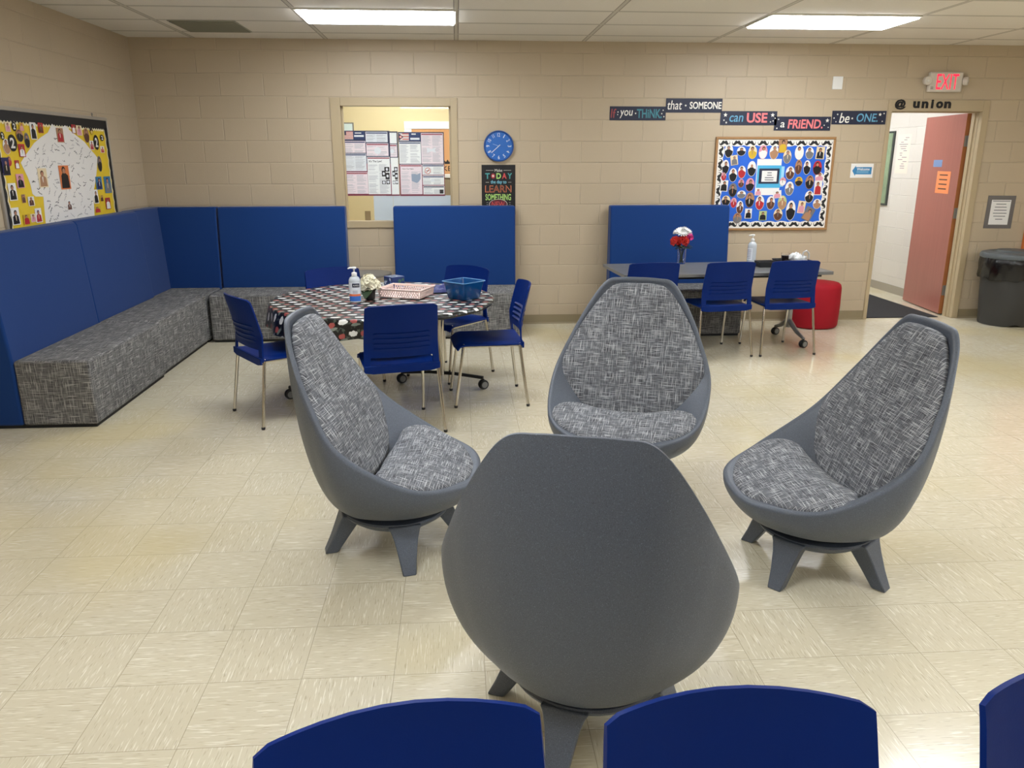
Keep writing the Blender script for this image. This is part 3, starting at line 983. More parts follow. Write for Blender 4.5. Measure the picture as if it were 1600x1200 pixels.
# ---------------------------------------------------------------- blue plastic four-leg chairs
def blue_chair(label, loc, ang, group='blue plastic chairs'):
    t = thing('blue_chair', label, 'chair', (loc[0], loc[1], 0), ang, group)
    # seat: shallow dished pan with a rolled front edge and a skirt at the back
    rows = []
    for i in range(13):
        x = -0.225 + 0.47 * i / 12
        f = i / 12
        row = []
        hw = 0.232 - 0.012 * f
        for j in range(13):
            y = hw * (-1 + 2 * j / 12)
            g = abs(-1 + 2 * j / 12)
            z = 0.452 - 0.012 * (1 - g ** 2) * math.sin(PI * min(1, f * 1.15)) - 0.035 * max(0, f - 0.82) ** 2 / 0.0324 - 0.012 * max(0, g - 0.85) / 0.15
            row.append((x - (0.02 * max(0, g - 0.7) / 0.3 if i == 12 else 0), y, z))
        rows.append(row)
    m = MB(); m.sheet(rows, 0.012)
    m.prism([(-0.232, -0.234, 0.456), (-0.232, 0.234, 0.456), (-0.232, 0.234, 0.416), (-0.232, 0.18, 0.405), (-0.232, -0.18, 0.405), (-0.232, -0.234, 0.416)], (0.012, 0, 0))
    m.build('seat', M_BLUE, t, bevel=0.003)
    # backrest: concave panel on two side posts, four pressed louvres low down
    zs = [0.43, 0.455, 0.475, 0.492, 0.505, 0.518]
    gro = []
    for k in range(4):
        z0 = 0.562 + 0.032 * k
        gro += [z0 - 0.012, z0 - 0.004, z0 + 0.003, z0 + 0.006]
    zs = sorted(zs + [0.54] + gro + [0.69, 0.72, 0.75, 0.78, 0.80, 0.815, 0.824])
    ys = [-1, -0.955, -0.9, -0.83, -0.76, -0.7, -0.55, -0.35, -0.12, 0.12, 0.35, 0.55, 0.7, 0.76, 0.83, 0.9, 0.955, 1]
    rows = []
    for z in zs:
        f = (z - 0.43) / 0.40
        hw = 0.232 - 0.014 * f
        row = []
        for g in ys:
            x = -0.222 - 0.085 * f ** 1.3 + 0.046 * (g * g) * min(1, f * 2.2 + 0.1)
            zz = z
            if f > 0.9:
                zz += 0.014 * (1 - g * g) * (f - 0.9) / 0.09 - 0.010 * max(0, abs(g) - 0.9) / 0.1 * (f - 0.9) / 0.09
            if abs(g) < 0.72:
                for k in range(4):
                    z0 = 0.562 + 0.032 * k
                    if abs(z - (z0 - 0.004)) < 0.0005:
                        x -= 0.006
                    if abs(z - (z0 + 0.003)) < 0.0005:
                        x += 0.012
            row.append((x, hw * g, zz))
        rows.append(row)
    open_row = [i for i, z in enumerate(zs) if z < 0.504]
    m = MB()
    m.sheet(rows, 0.011, mask=lambda i, j: not (i in open_row and 3 <= j <= 13))
    m.build('backrest', M_BLUE, t, angle=40)
    # legs
    for x0, y0, x1, y1 in ((-0.205, 0.225, -0.258, 0.252), (-0.205, -0.225, -0.258, -0.252), (0.185, 0.205, 0.243, 0.214), (0.185, -0.205, 0.243, -0.214)):
        m = MB()
        m.tube([(x0 * 0.97, y0 * 0.97, 0.447), (x0, y0, 0.42), (x1, y1, 0.012)], 0.0105, 14)
        lg = m.build('leg', M_CHROME, t)
        m = MB(); m.lathe([(0.010, 0), (0.0125, 0.004), (0.0125, 0.016), (0.011, 0.018)], (x1, y1, 0), 14); m.build('foot_glide', M_BLACK, lg)
    m = MB()
    m.tube([(0.19, -0.2, 0.428), (0.19, 0.2, 0.428)], 0.008, 10); m.tube([(-0.19, -0.21, 0.43), (-0.19, 0.21, 0.43)], 0.008, 10)
    m.tube([(0.19, -0.2, 0.428), (-0.19, -0.21, 0.43)], 0.008, 10); m.tube([(0.19, 0.2, 0.428), (-0.19, 0.21, 0.43)], 0.008, 10)
    m.build('seat_frame', M_CHROME, t)
    return t


ch = blue_chair('blue plastic chair at the round table, its slotted back turned to the camera', (-0.406, 4.93), R_(104))
dup(ch, 'blue plastic chair on the right of the round table, seen side-on facing left', (0.19, 5.476, 0), R_(185))
dup(ch, 'blue plastic chair on the left of the round table, in front of the corner bench', (-1.193, 5.217, 0), R_(35))
dup(ch, 'blue plastic chair behind the round table, partly hidden by the white pump bottle', (-0.885, 6.085, 0), R_(-65))
dup(ch, 'blue plastic chair behind the round table, partly hidden by the blue bin', (-0.093, 6.157, 0), R_(-130))
dup(ch, 'blue plastic chair at the left end of the rectangular table, behind the lounge chair', (1.61, 6.76, 0), R_(95))
dup(ch, 'middle one of the three blue plastic chairs at the rectangular table', (2.255, 6.765, 0), R_(98))
dup(ch, 'blue plastic chair at the right end of the rectangular table, beside the red pouf', (2.845, 6.815, 0), R_(95))
dup(ch, 'blue plastic chair back in the foreground, left of the nearest lounge chair\'s leg', (-0.06, 0.768, 0), R_(-81.2))
dup(ch, 'blue plastic chair back in the foreground, middle one of three at the bottom edge', (0.436, 0.768, 0), R_(-89.5))
dup(ch, 'blue plastic chair back cut off by the bottom right corner of the photo', (1.075, 0.795, 0), R_(-84))


# ---------------------------------------------------------------- tables
def caster(parent, x, y, a=0.0):
    m = MB()
    for s in (-1, 1):
        m.lathe([(0.012, s * 0.006), (0.034, s * 0.006), (0.037, s * 0.011), (0.034, s * 0.022), (0.010, s * 0.023)], (x, y, 0.0375), 20, rot=rz(a) @ rx(PI / 2))
    m.span((x - 0.006, y - 0.004, 0.0375), (x + 0.006, y + 0.004, 0.08))
    c_ = m.build('caster', M_BLACK, parent)
    m = MB(); m.lathe([(0.024, -0.024), (0.024, 0.024)], (x, y, 0.0375), 18, rot=rz(a) @ rx(PI / 2)); m.build('wheel_hub', mat('grey_hub', srgb(120, 120, 118), 0.4), c_)


TX, TY, TR = -0.534, 5.595, 0.776
t = thing('round_table', 'round folding table under the printed tablecloth, on silver legs with black casters', 'table', (TX, TY, 0))
m = MB(); m.lathe([(TR - 0.01, 0.679), (TR, 0.683), (TR, 0.705), (TR - 0.004, 0.709)], n=72); m.build('table_top', M_DARKGREY, t)
for (cx, cy), (dx, dy) in (((0.394, 0.205), (0.311, -0.105)), ((-0.36, -0.26), (0.33, -0.20))):
    m = MB(); m.tube([(cx, cy, 0.09), (cx, cy, 0.68)], 0.026, 16); m.build('leg', M_CHROME, t)
    m = MB(); m.tube([(cx - dx, cy - dy, 0.088), (cx - dx * 0.3, cy - dy * 0.3, 0.105), (cx + dx * 0.3, cy + dy * 0.3, 0.105), (cx + dx, cy + dy, 0.088)], 0.013, 10); m.build('foot', M_BLACK, t)
    for s in (-1, 1):
        caster(t, cx + s * dx, cy + s * dy, 0.5)
m = MB(); m.tube([(0.394, 0.205, 0.62), (-0.36, -0.26, 0.62)], 0.016, 10); m.build('crossbar', M_BLACK, t)

# the cloth lies over the top and hangs lower on the left and front
NA = 216
rings, uvs = [], []
def drop(a):
    d = (math.degrees(a) % 360)
    k = max(0.0, 1 - abs((d - 215) / 78.0) ** 3)
    return 0.012 + 0.135 * k + 0.03 * k * mnoise.noise((math.cos(a) * 2, math.sin(a) * 2, 3))
prof = [0, 0.06, 0.15, 0.3, 0.45, 0.6, 0.7, 0.75, 0.775]
RR, UU = [], []
for r in prof:
    ring, uu = [], []
    for i in range(NA):
        a = 2 * PI * i / NA
        z = 0.7115 + 0.0012 * (1 + mnoise.noise((r * math.cos(a) * 7, r * math.sin(a) * 7, 0)))
        ring.append((r * math.cos(a), r * math.sin(a), z)); uu.append((r * math.cos(a), r * math.sin(a)))
    RR.append(ring); UU.append(uu)
for k in range(9):
    f = k / 8
    ring, uu = [], []
    for i in range(NA):
        a = 2 * PI * i / NA
        dr = drop(a)
        wv = (0.5 + 0.5 * math.sin(a * 19 + 2.2 * mnoise.noise((a * 2.0, 1, 0)))) * 0.030 * f * min(1, dr / 0.1)
        r = 0.7805 + 0.006 * math.sin(f * PI / 2) + wv
        z = 0.708 - dr * f
        ring.append((r * math.cos(a), r * math.sin(a), z))
        q = 0.7805 + dr * f
        uu.append((q * math.cos(a), q * math.sin(a)))
    RR.append(ring); UU.append(uu)
m = MB(); m.rings(RR, 0, True, False)
UVL = [q for ring in UU for q in ring]
idx = {}
for i_, vv in enumerate(m.v):
    idx[tuple(round(x, 5) for x in vv)] = UVL[i_]
cl = m.build('tablecloth', M_CLOTH, loc=(TX, TY, 0), uv=lambda co, n: idx.get(tuple(round(x, 5) for x in co), (co.x, co.y)), angle=70)
sd = cl.modifiers.new('thickness', 'SOLIDIFY'); sd.thickness = 0.0012; sd.offset = 1
tag(cl, 'black tablecloth printed with white caps and red hats, draped over the round table', 'tablecloth')

# low round side table in the gap between the benches
t = thing('side_table', 'small grey round pedestal table in the gap between the two far benches', 'table', (-0.865, 7.62, 0))
m = MB(); m.lathe([(0.215, 0.592), (0.228, 0.597), (0.228, 0.612), (0.222, 0.617)], n=48); m.build('table_top', mat('grey_laminate_top', srgb(104, 100, 92), 0.45), t)
m = MB(); m.tube([(0, 0, 0.02), (0, 0, 0.595)], 0.022, 16); m.build('leg', M_SILVER, t)
m = MB(); m.lathe([(0.165, 0.0), (0.165, 0.008), (0.03, 0.022)], n=40); m.build('base', M_DARKGREY, t)

# rectangular table by the far wall
RT = R_(3.6)
t = thing('rectangular_table', 'long grey rectangular table on casters in front of the far bench', 'table', (2.316, 7.03, 0), RT)
M_GREYWOOD = wood('grey_wood_laminate', srgb(118, 118, 116), srgb(88, 88, 88), 0, 0.32)
m = MB(); m.span((-0.94, -0.385, 0.686), (0.94, 0.385, 0.715)); m.build('table_top', M_GREYWOOD, t, bevel=0.004)
for s in (-1, 1):
    x = s * 0.80
    m = MB(); m.tube([(x, 0.08, 0.13), (x, 0.08, 0.67)], [0.03, 0.034], 14); m.build('leg', M_SILVER, t)
    m = MB()
    m.tube([(x, -0.24, 0.085), (x, -0.1, 0.12), (x, 0.05, 0.19)], [0.014, 0.02, 0.026], 12)
    m.tube([(x, 0.33, 0.085), (x, 0.22, 0.12), (x, 0.10, 0.19)], [0.014, 0.02, 0.026], 12)
    m.build('foot', M_SILVER, t)
    caster(t, x, -0.24, 0.3); caster(t, x, 0.33, 0.3)
m = MB(); m.span((-0.78, 0.06, 0.605), (0.78, 0.10, 0.662)); m.build('crossbar', M_BLACK, t)
m = MB(); m.span((-0.86, -0.33, 0.662), (-0.76, 0.33, 0.685)); m.span((0.76, -0.33, 0.662), (0.86, 0.33, 0.685)); m.build('bracket', M_BLACK, t)

m = MB(); m.lathe([(0.225, 0.0), (0.238, 0.01), (0.248, 0.03), (0.254, 0.22), (0.252, 0.40), (0.243, 0.432), (0.225, 0.446), (0.1, 0.452), (0.01, 0.453)], (0, 0, 0.004), n=56)
tag(m.build('pouf', mat('red_upholstery', srgb(158, 18, 34), 0.7, spec=0.25, bump=0.2, bscale=400), loc=(3.645, 7.82, 0), angle=60),
    'round red upholstered pouf against the far wall, beside the rectangular table', 'pouf')

# trash can
t = thing('trash_can', 'large dark grey round trash can with black liner, right of the doorway', 'trash can', (5.70, 7.79, 0))
m = MB()
R = []
for r, z in ((0.232, 0.0), (0.238, 0.012), (0.262, 0.3), (0.278, 0.6), (0.284, 0.7), (0.272, 0.7), (0.226, 0.03)):
    ring = []
    for i in range(64):
        a = 2 * PI * i / 64
        zz = z
        if z < 0.02:
            zz = z + 0.022 * max(0.0, math.cos(2 * (a + PI / 2 + 0.15))) ** 6
        ring.append((r * math.cos(a), r * math.sin(a), zz))
    R.append(ring)
m.rings(R, 0, False, True); m.build('body', M_DARKGREY, t, angle=40)
R = []
for k, (r, z) in enumerate(((0.289, 0.475), (0.296, 0.5), (0.297, 0.56), (0.298, 0.63), (0.296, 0.69), (0.29, 0.703), (0.270, 0.704))):
    ring = []
    for i in range(120):
        a = 2 * PI * i / 120
        w = mnoise.noise((math.cos(a) * 5, math.sin(a) * 5, z * 9)) + 0.6 * mnoise.noise((math.cos(a) * 12, math.sin(a) * 12, z * 22 + 5))
        rr = r + (0.016 * w if k < 5 else 0.004 * w) + (0.006 if k < 5 else 0)
        zz = z + (0.035 * mnoise.noise((math.cos(a) * 2.5, math.sin(a) * 2.5, 8)) if k == 0 else 0)
        ring.append((rr * math.cos(a), rr * math.sin(a), zz))
    R.append(ring)
m = MB(); m.rings(R, 0, False, False); m.build('liner', mat('black_liner_film', srgb(12, 12, 13), 0.22, bump=0.5, bscale=45), t, angle=80)
m = MB(); m.lathe([(0.303, 0.685), (0.309, 0.69), (0.311, 0.712), (0.300, 0.735), (0.25, 0.748), (0.19, 0.745), (0.175, 0.752), (0.165, 0.764), (0.03, 0.767)], n=64)
m.build('lid', mat('slate_grey_plastic', srgb(80, 86, 88), 0.45), t, angle=40)

# black mat in the doorway
m = MB(); m.span((4.395, 8.15, 0.0), (5.21, 9.62, 0.008))
tag(m.build('door_mat', mat('black_ribbed_mat', srgb(24, 24, 26), 0.9, bump=0.4, bscale=160), bevel=0.003), 'black rubber-backed floor mat lying in the doorway', 'mat')


# ---------------------------------------------------------------- things on the round table
ZT = 0.715
def pump_bottle(label, loc, branded):
    t = thing('sanitizer_bottle', label, 'bottle', loc, 0, 'hand sanitizer bottles')
    m = MB()
    m.lathe([(0.036, 0.0), (0.041, 0.004), (0.0415, 0.155), (0.040, 0.17), (0.032, 0.188), (0.018, 0.198), (0.016, 0.21)], n=32, sy=0.8)
    m.build('bottle', mat('clear_gel_plastic', srgb(208, 214, 220), 0.15, trans=0.25), t)
    m = MB()
    m.lathe([(0.0185, 0.2), (0.0185, 0.222), (0.010, 0.226), (0.0055, 0.228), (0.0055, 0.25), (0.016, 0.252), (0.017, 0.262), (0.012, 0.266)], n=24)
    m.tube([(0, 0, 0.258), (-0.025, -0.004, 0.259), (-0.042, -0.006, 0.254)], [0.007, 0.0065, 0.005], 10)
    m.build('pump', M_WHITE, t)
    m = MB()
    def wrap(a0, a1, z0, z1, mi, lift=0.0004):
        rows = [[((0.0417 + lift) * math.cos(a), (0.0417 + lift) * 0.8 * math.sin(a) , z) for a in [a0 + (a1 - a0) * i / 12 for i in range(13)]] for z in (z0, z1)]
        m.rings(rows, mi, False, False, closed=False)
    if branded:
        wrap(R_(205), R_(335), 0.012, 0.05, 0); wrap(R_(205), R_(335), 0.05, 0.066, 1); wrap(R_(205), R_(335), 0.066, 0.152, 2)
        wrap(R_(250), R_(325), 0.116, 0.146, 3, 0.0009)
        for k in range(3):
            wrap(R_(252), R_(300), 0.088 - 0.008 * k, 0.091 - 0.008 * k, 4, 0.0009)
        m.text('PURELL', (0.014, -0.0355, 0.131), (0.93, 0.36, 0), (0, 0, 1), 0.011, 5, w=0.042)
    else:
        wrap(R_(170), R_(262), 0.03, 0.14, 2)
        for k in range(6):
            wrap(R_(180), R_(245), 0.045 + 0.015 * k, 0.049 + 0.015 * k, 4, 0.0009)
    m.build('label', [mat('label_blue', srgb(52, 108, 190), 0.4), mat('label_orange', srgb(216, 110, 66), 0.4), mat('label_pale', srgb(212, 216, 222), 0.35), mat('label_navy', srgb(24, 30, 56), 0.4), mat('label_text', srgb(130, 128, 150), 0.5), M_WHITE], t)
    return t


pb = pump_bottle('white pump bottle of hand sanitizer with blue and orange label on round table', (-0.709, 5.441, ZT), True)
pb.scale = (0.97, 0.97, 0.91)


def petal_ball(m, c, r, n, size, mi=0, seed=1, cup=0.35, up=0.0):
    """blossom of many cupped petals pointing out of a centre"""
    rnd = random.Random(seed)
    for k in range(n):
        z = 1 - 2 * (k + 0.5) / n
        if z < -0.55:
            continue
        a = k * 2.39996 + rnd.uniform(-0.2, 0.2)
        d = Vector((math.sqrt(max(0, 1 - z * z)) * math.cos(a), math.sqrt(max(0, 1 - z * z)) * math.sin(a), z + up)).normalized()
        e1 = d.cross(Vector((0.2, 0.1, 1))).normalized()
        e2 = d.cross(e1)
        tw = rnd.uniform(0, PI)
        f1 = e1 * math.cos(tw) + e2 * math.sin(tw)
        f2 = d.cross(f1)
        s = size * rnd.uniform(0.8, 1.2)
        o = Vector(c) + d * r * rnd.uniform(0.75, 1.0)
        rows = []
        for i in range(5):
            u = -1 + i / 2
            row = []
            for j in range(5):
                v = -1 + j / 2
                if u * u + v * v > 1.3:
                    q = math.sqrt(1.3 / (u * u + v * v))
                else:
                    q = 1
                row.append(o + f1 * s * u * q + f2 * s * v * q + d * s * cup * (u * u + v * v) * q)
            rows.append(row)
        m.sheet(rows, 0.0012, mi)


def leaf(m, base, d, ln, w, mi=0, droop=0.3):
    d = Vector(d).normalized()
    side = d.cross(Vector((0, 0, 1))).normalized()
    up = side.cross(d)
    rows = []
    for i in range(8):
        f = i / 7
        ww = w * math.sin(PI * min(0.97, f * 0.93 + 0.05)) ** 0.8
        o = Vector(base) + d * ln * f - Vector((0, 0, 1)) * droop * ln * f * f
        rows.append([o + side * ww * v + up * 0.25 * ww * abs(v) for v in (-1, -0.5, 0, 0.5, 1)])
    m.sheet(rows, 0.001, mi)


M_LEAF = mat('dark_green_leaf', srgb(44, 62, 40), 0.5)
t = thing('potted_flower', 'white artificial hydrangea in a small dark pot beside the pump bottle', 'flower', (-0.622, 5.548, ZT))
m = MB(); m.lathe([(0.028, 0), (0.034, 0.004), (0.042, 0.07), (0.038, 0.07), (0.03, 0.06)], n=24); m.build('pot', M_BLACK, t)
m = MB()
for k, (dx, dy, dz, ln) in enumerate(((-0.8, -0.6, 0.1, 0.10), (-0.2, -1, -0.1, 0.11), (0.9, 0.2, 0.3, 0.09), (-0.9, 0.4, 0.5, 0.09), (0.6, -0.6, 0.2, 0.06), (0.2, 0.9, 0.4, 0.09))):
    leaf(m, (0, 0, 0.075), (dx, dy, dz), ln, 0.038, 0, 0.38)
m.build('leaves', M_LEAF, t, angle=80)
m = MB(); m.tube([(0, 0, 0.05), (0.004, -0.006, 0.1), (0.008, -0.01, 0.115)], 0.005, 8); m.build('stem', M_LEAF, t)
m = MB()
petal_ball(m, (0.0, -0.012, 0.122), 0.046, 46, 0.020, 0, 4)
petal_ball(m, (0.033, -0.02, 0.102), 0.036, 30, 0.020, 0, 9)
petal_ball(m, (-0.030, -0.02, 0.100), 0.032, 24, 0.020, 0, 11)
m.build('blossom', mat('ivory_petal', srgb(238, 232, 208), 0.6), t, angle=80)

t = thing('tissue_box', 'patterned blue, green and white tissue box on the round table behind the flower', 'tissue box', (-0.485, 6.009, ZT), R_(38))
m = MB(); m.span((-0.056, -0.056, 0), (0.056, 0.056, 0.096)); bx_ = m.build('box', mat('tissue_navy', srgb(42, 60, 110), 0.45), t, bevel=0.002)
m = MB()
rnd = random.Random(5)
for f in range(5):
    for k in range(9):
        cx, cy, r = rnd.uniform(-0.040, 0.040), rnd.uniform(0.016, 0.08), rnd.uniform(0.009, 0.016)
        pts = ellipse(cx, cy, r, r * rnd.uniform(0.6, 1), 10, rnd.uniform(0, 3))
        q = 0.0566 + 0.0001 * k
        mi = k % 3
        if f == 0: m.poly([(x, -q, z) for x, z in pts], mi)
        if f == 1: m.poly([(q, x, z) for x, z in pts], mi)
        if f == 2: m.poly([(-q, -x, z) for x, z in pts], mi)
        if f == 3: m.poly([(-x, q, z) for x, z in pts], mi)
        if f == 4: m.poly([(x, z - 0.048, 0.0963 + 0.0001 * k) for x, z in pts], mi)
m.build('printed_pattern', [mat('tissue_green', srgb(70, 108, 92), 0.5), mat('tissue_pale', srgb(190, 200, 222), 0.5), mat('tissue_blue', srgb(90, 118, 180), 0.5)], bx_)
m = MB(); m.poly([(x, y, 0.0975) for x, y in ellipse(0, 0, 0.036, 0.016, 24)], 0); m.build('opening', M_BLACK, bx_)

# lattice basket
t = thing('lattice_basket', 'pale pink shallow plastic basket with lattice sides on the round table', 'basket', (-0.375, 5.675, ZT), R_(-22))
BW, BD, BH = 0.166, 0.128, 0.062
def panel(m, a, b_, h0, h1, n, tilt):
    a, b_ = Vector(a), Vector(b_)
    out = (b_ - a).cross(Vector((0, 0, 1))).normalized()
    zs = [h0, h0 + 0.008, h0 + 0.018, h0 + 0.022, h0 + 0.032, h0 + 0.036, h0 + 0.046, h1]
    xs = []
    for k in range(n):
        xs += [k / n, (k + 0.55) / n]
    xs.append(1.0)
    rows = [[a + (b_ - a) * x + Vector((0, 0, z)) + out * tilt * z for x in xs] for z in zs]
    m.sheet(rows, 0.003, 0, mask=lambda i, j: not (i in (1, 3, 5) and (j % 2 == (0 if i != 3 else 1)) and 0 < j < len(xs) - 2), smooth=False)
m = MB()
k_ = 0.93
C_ = [(-BW * k_, -BD * k_, 0), (BW * k_, -BD * k_, 0), (BW * k_, BD * k_, 0), (-BW * k_, BD * k_, 0)]
for i, nn in ((0, 17), (1, 13), (2, 17), (3, 13)):
    panel(m, C_[i], C_[(i + 1) % 4], 0.004, BH, nn, 0.16)
m.build('side_lattice', mat('pale_pink_plastic', srgb(232, 208, 200), 0.4), t)
m = MB(); m.span((-BW * k_, -BD * k_, 0.002), (BW * k_, BD * k_, 0.005)); m.build('bottom', mat('pale_pink_plastic', srgb(232, 208, 200), 0.4), t)
m = MB()
e = 0.011
P = [(-BW, -BD), (BW, -BD), (BW, BD), (-BW, BD)]
for i in range(4):
    a, b_ = P[i], P[(i + 1) % 4]
    m.tube([(a[0], a[1], BH), (b_[0], b_[1], BH)], 0.0055, 10)
m.build('rim', mat('pale_pink_plastic', srgb(232, 208, 200), 0.4), t)

# blue bin
t = thing('blue_bin', 'translucent blue plastic bin standing on the right side of the round table', 'bin', (0.036, 5.558, ZT), R_(46))
M_BIN = mat('blue_bin_plastic', srgb(22, 92, 158), 0.2, trans=0.35)
R = []
for s, z in ((0.080, 0.0), (0.083, 0.003), (0.105, 0.118), (0.108, 0.12), (0.1095, 0.122), (0.1035, 0.122), (0.080, 0.006)):
    ring = []
    for (sx, sy) in ((1, 1), (-1, 1), (-1, -1), (1, -1)):
        a0 = math.atan2(sy, sx)
        for q in range(5):
            a = a0 - PI / 4 + PI / 2 * q / 4
            ring.append((sx * (s - 0.016) + 0.016 * math.cos(a), sy * (s - 0.016) + 0.016 * math.sin(a), z))
    R.append(ring)
m = MB(); m.rings(R, 0, True, True); m.build('bin_body', M_BIN, t, angle=40)
m = MB()
rim_pts = [(p[0] * 1.01, p[1] * 1.01, 0.1215) for p in R[4]]
m.tube(rim_pts + [rim_pts[0]], 0.0032, 8, cap=False); m.build('rim', mat('pale_blue_rim', srgb(90, 150, 200), 0.3), t)

# navy cloth pouch lying behind the bin
m = MB()
rows = []
for i in range(25):
    row = []
    for j in range(25):
        u, v = -1 + i / 12, -1 + j / 12
        f = max(0.0, 1 - (abs(u) ** 2.6 + abs(v) ** 2.6))
        wr = 0.6 + 0.4 * mnoise.noise((u * 2.6, v * 2.6, 4)) + 0.25 * mnoise.noise((u * 6, v * 6, 1))
        row.append((0.115 * u * (1 + 0.15 * mnoise.noise((v * 2, u, 0))), 0.095 * v * (1 + 0.15 * mnoise.noise((u * 2, v, 7))), 0.003 + 0.062 * f ** 0.6 * max(0.15, wr)))
    rows.append(row)
m.sheet(rows, 0.004)
tag(m.build('cloth_pouch', mat('navy_cloth', srgb(34, 42, 104), 0.55), loc=(-0.122, 5.874, ZT), angle=80), 'crumpled navy cloth pouch lying between the basket and the blue bin', 'pouch')

# ---------------------------------------------------------------- things on the rectangular table
ZR = 0.716
t = thing('flower_vase', 'clear glass vase of white, red and pink flowers on the rectangular table', 'vase', (2.085, 7.31, ZR))
VG = mat('clear_glass', (1, 1, 1, 1), 0.02, trans=1.0)
m = MB(); m.lathe([(0.036, 0), (0.038, 0.004), (0.043, 0.155), (0.040, 0.155), (0.035, 0.012), (0.002, 0.010)], n=28); m.build('vase', VG, t)
m = MB()
for k in range(8):
    a = k * 0.8
    m.tube([(0.02 * math.cos(a + 2), 0.02 * math.sin(a + 2), 0.012), (0.012 * math.cos(a), 0.012 * math.sin(a), 0.1), (0.05 * math.cos(a), 0.05 * math.sin(a), 0.21)], 0.0035, 7)
m.build('stems', M_LEAF, t)
m = MB()
for k in range(13):
    a = k * 0.97
    leaf(m, (0.02 * math.cos(a), 0.02 * math.sin(a), 0.14 + 0.008 * (k % 4)), (math.cos(a), math.sin(a), 0.35), 0.085, 0.022, 0, 0.3)
m.build('leaves', M_LEAF, t, angle=80)
def daisy(m, c, r, n=15, layers=2, tilt=(0, -0.5, 0.8)):
    d = Vector(tilt).normalized()
    e1 = d.cross(Vector((0, 0, 1))).normalized(); e2 = d.cross(e1)
    for L_ in range(layers):
        for k in range(n):
            a = 2 * PI * (k + 0.5 * L_) / n
            o = e1 * math.cos(a) + e2 * math.sin(a)
            s = d.cross(o)
            rows = []
            for i in range(5):
                f = i / 4
                w = r * 0.13 * math.sin(PI * (0.12 + 0.8 * f))
                p = Vector(c) + o * r * f * (1 - 0.18 * L_) + d * r * (0.08 + 0.22 * L_) * f
                rows.append([p - s * w, p, p + s * w])
            m.sheet(rows, 0.001)
m = MB(); daisy(m, (-0.016, -0.03, 0.292), 0.068); daisy(m, (0.034, -0.01, 0.305), 0.058, tilt=(0.4, -0.3, 0.8)); daisy(m, (-0.04, 0.01, 0.30), 0.055, tilt=(-0.5, -0.1, 0.8))
m.build('white_blossoms', M_WHITE, t, angle=80)
m = MB(); petal_ball(m, (0.0, -0.035, 0.215), 0.040, 24, 0.025, 0, 2); petal_ball(m, (-0.072, -0.02, 0.212), 0.030, 18, 0.023, 0, 3)
m.build('red_blossoms', mat('red_petal', srgb(196, 40, 30), 0.6), t, angle=80)
m = MB(); petal_ball(m, (0.055, -0.02, 0.25), 0.030, 18, 0.018, 0, 6); m.build('pink_blossom', mat('pink_petal', srgb(206, 50, 130), 0.6), t, angle=80)

pump_bottle('plain white pump bottle without coloured label on the rectangular table, right of the vase', (2.765, 7.33, ZR), False)


def open_tray(label, loc, rz_, w, d_, h, flare):
    R = []
    for (a, z) in ((0.0, 0.0), (flare, h), (flare + 0.004, h), (flare + 0.004 - 0.006, h - 0.001), (-0.004, 0.004)):
        R.append([(-w - a, -d_ - a, z), (w + a, -d_ - a, z), (w + a, d_ + a, z), (-w - a, d_ + a, z)])
    m = MB(); m.rings(R, 0, True, True, smooth=False)
    o = m.build('desk_tray', mat('black_mesh_tray', srgb(30, 31, 34), 0.5, bump=0.5, bscale=300), loc=loc)
    o.rotation_euler = (0, 0, rz_)
    return tag(o, label, 'tray', 'black trays on the rectangular table')


open_tray('small shallow black tray on the rectangular table, between pump bottle and right-hand chair', (2.80, 7.06, ZR), RT, 0.075, 0.06, 0.05, 0.006)
open_tray('larger flared black tray on the right end of the rectangular table, under the plastic bag', (3.055, 7.07, ZR), RT, 0.125, 0.10, 0.06, 0.02)
t = thing('drink_cup', 'small clear cup of dark brown drink in the larger black tray', 'cup', (3.005, 7.125, ZR + 0.005))
m = MB(); m.lathe([(0.028, 0), (0.03, 0.003), (0.038, 0.11), (0.036, 0.11), (0.0285, 0.004), (0.002, 0.003)], n=24); m.build('cup', VG, t)
m = MB(); m.lathe([(0.0275, 0.0045), (0.0345, 0.088), (0.002, 0.0885)], n=24); m.build('drink', mat('brown_drink', srgb(48, 30, 22), 0.3), t)
m = MB()
rnd = random.Random(3)
for k in range(4):
    cx, cy, cz, s = ((0, 0, 0.055, 1.0), (-0.04, 0.0, 0.07, 0.75), (0.045, -0.01, 0.05, 0.8), (0.0, 0.025, 0.085, 0.55))[k]
    R = []
    for i in range(12):
        th = PI * (i + 0.3) / 12
        R.append([])
        for j in range(24):
            a = 2 * PI * j / 24
            d = Vector((math.sin(th) * math.cos(a), math.sin(th) * math.sin(a), math.cos(th)))
            r = 0.052 * s * (1 + 0.35 * mnoise.noise(d * 2.1 + Vector((k * 3, 0, 0))) + 0.2 * mnoise.noise(d * 5 + Vector((k, 2, 0))))
            R[-1].append(Vector((cx, cy, max(cz, 0.0))) + d * r)
    m.rings(R, 0, True, True)
m.tube([(0.03, -0.03, 0.07), (0.035, -0.035, 0.12), (0.065, -0.03, 0.135), (0.095, -0.02, 0.11), (0.10, -0.015, 0.06)], [0.006, 0.008, 0.007, 0.008, 0.006], 8)
tag(m.build('plastic_bag', mat('cloudy_plastic_film', srgb(222, 224, 224), 0.25, trans=0.3, bump=0.6, bscale=60), loc=(3.085, 7.04, ZR + 0.012), angle=80), 'crumpled clear and white plastic bag heaped in the larger black tray', 'bag')

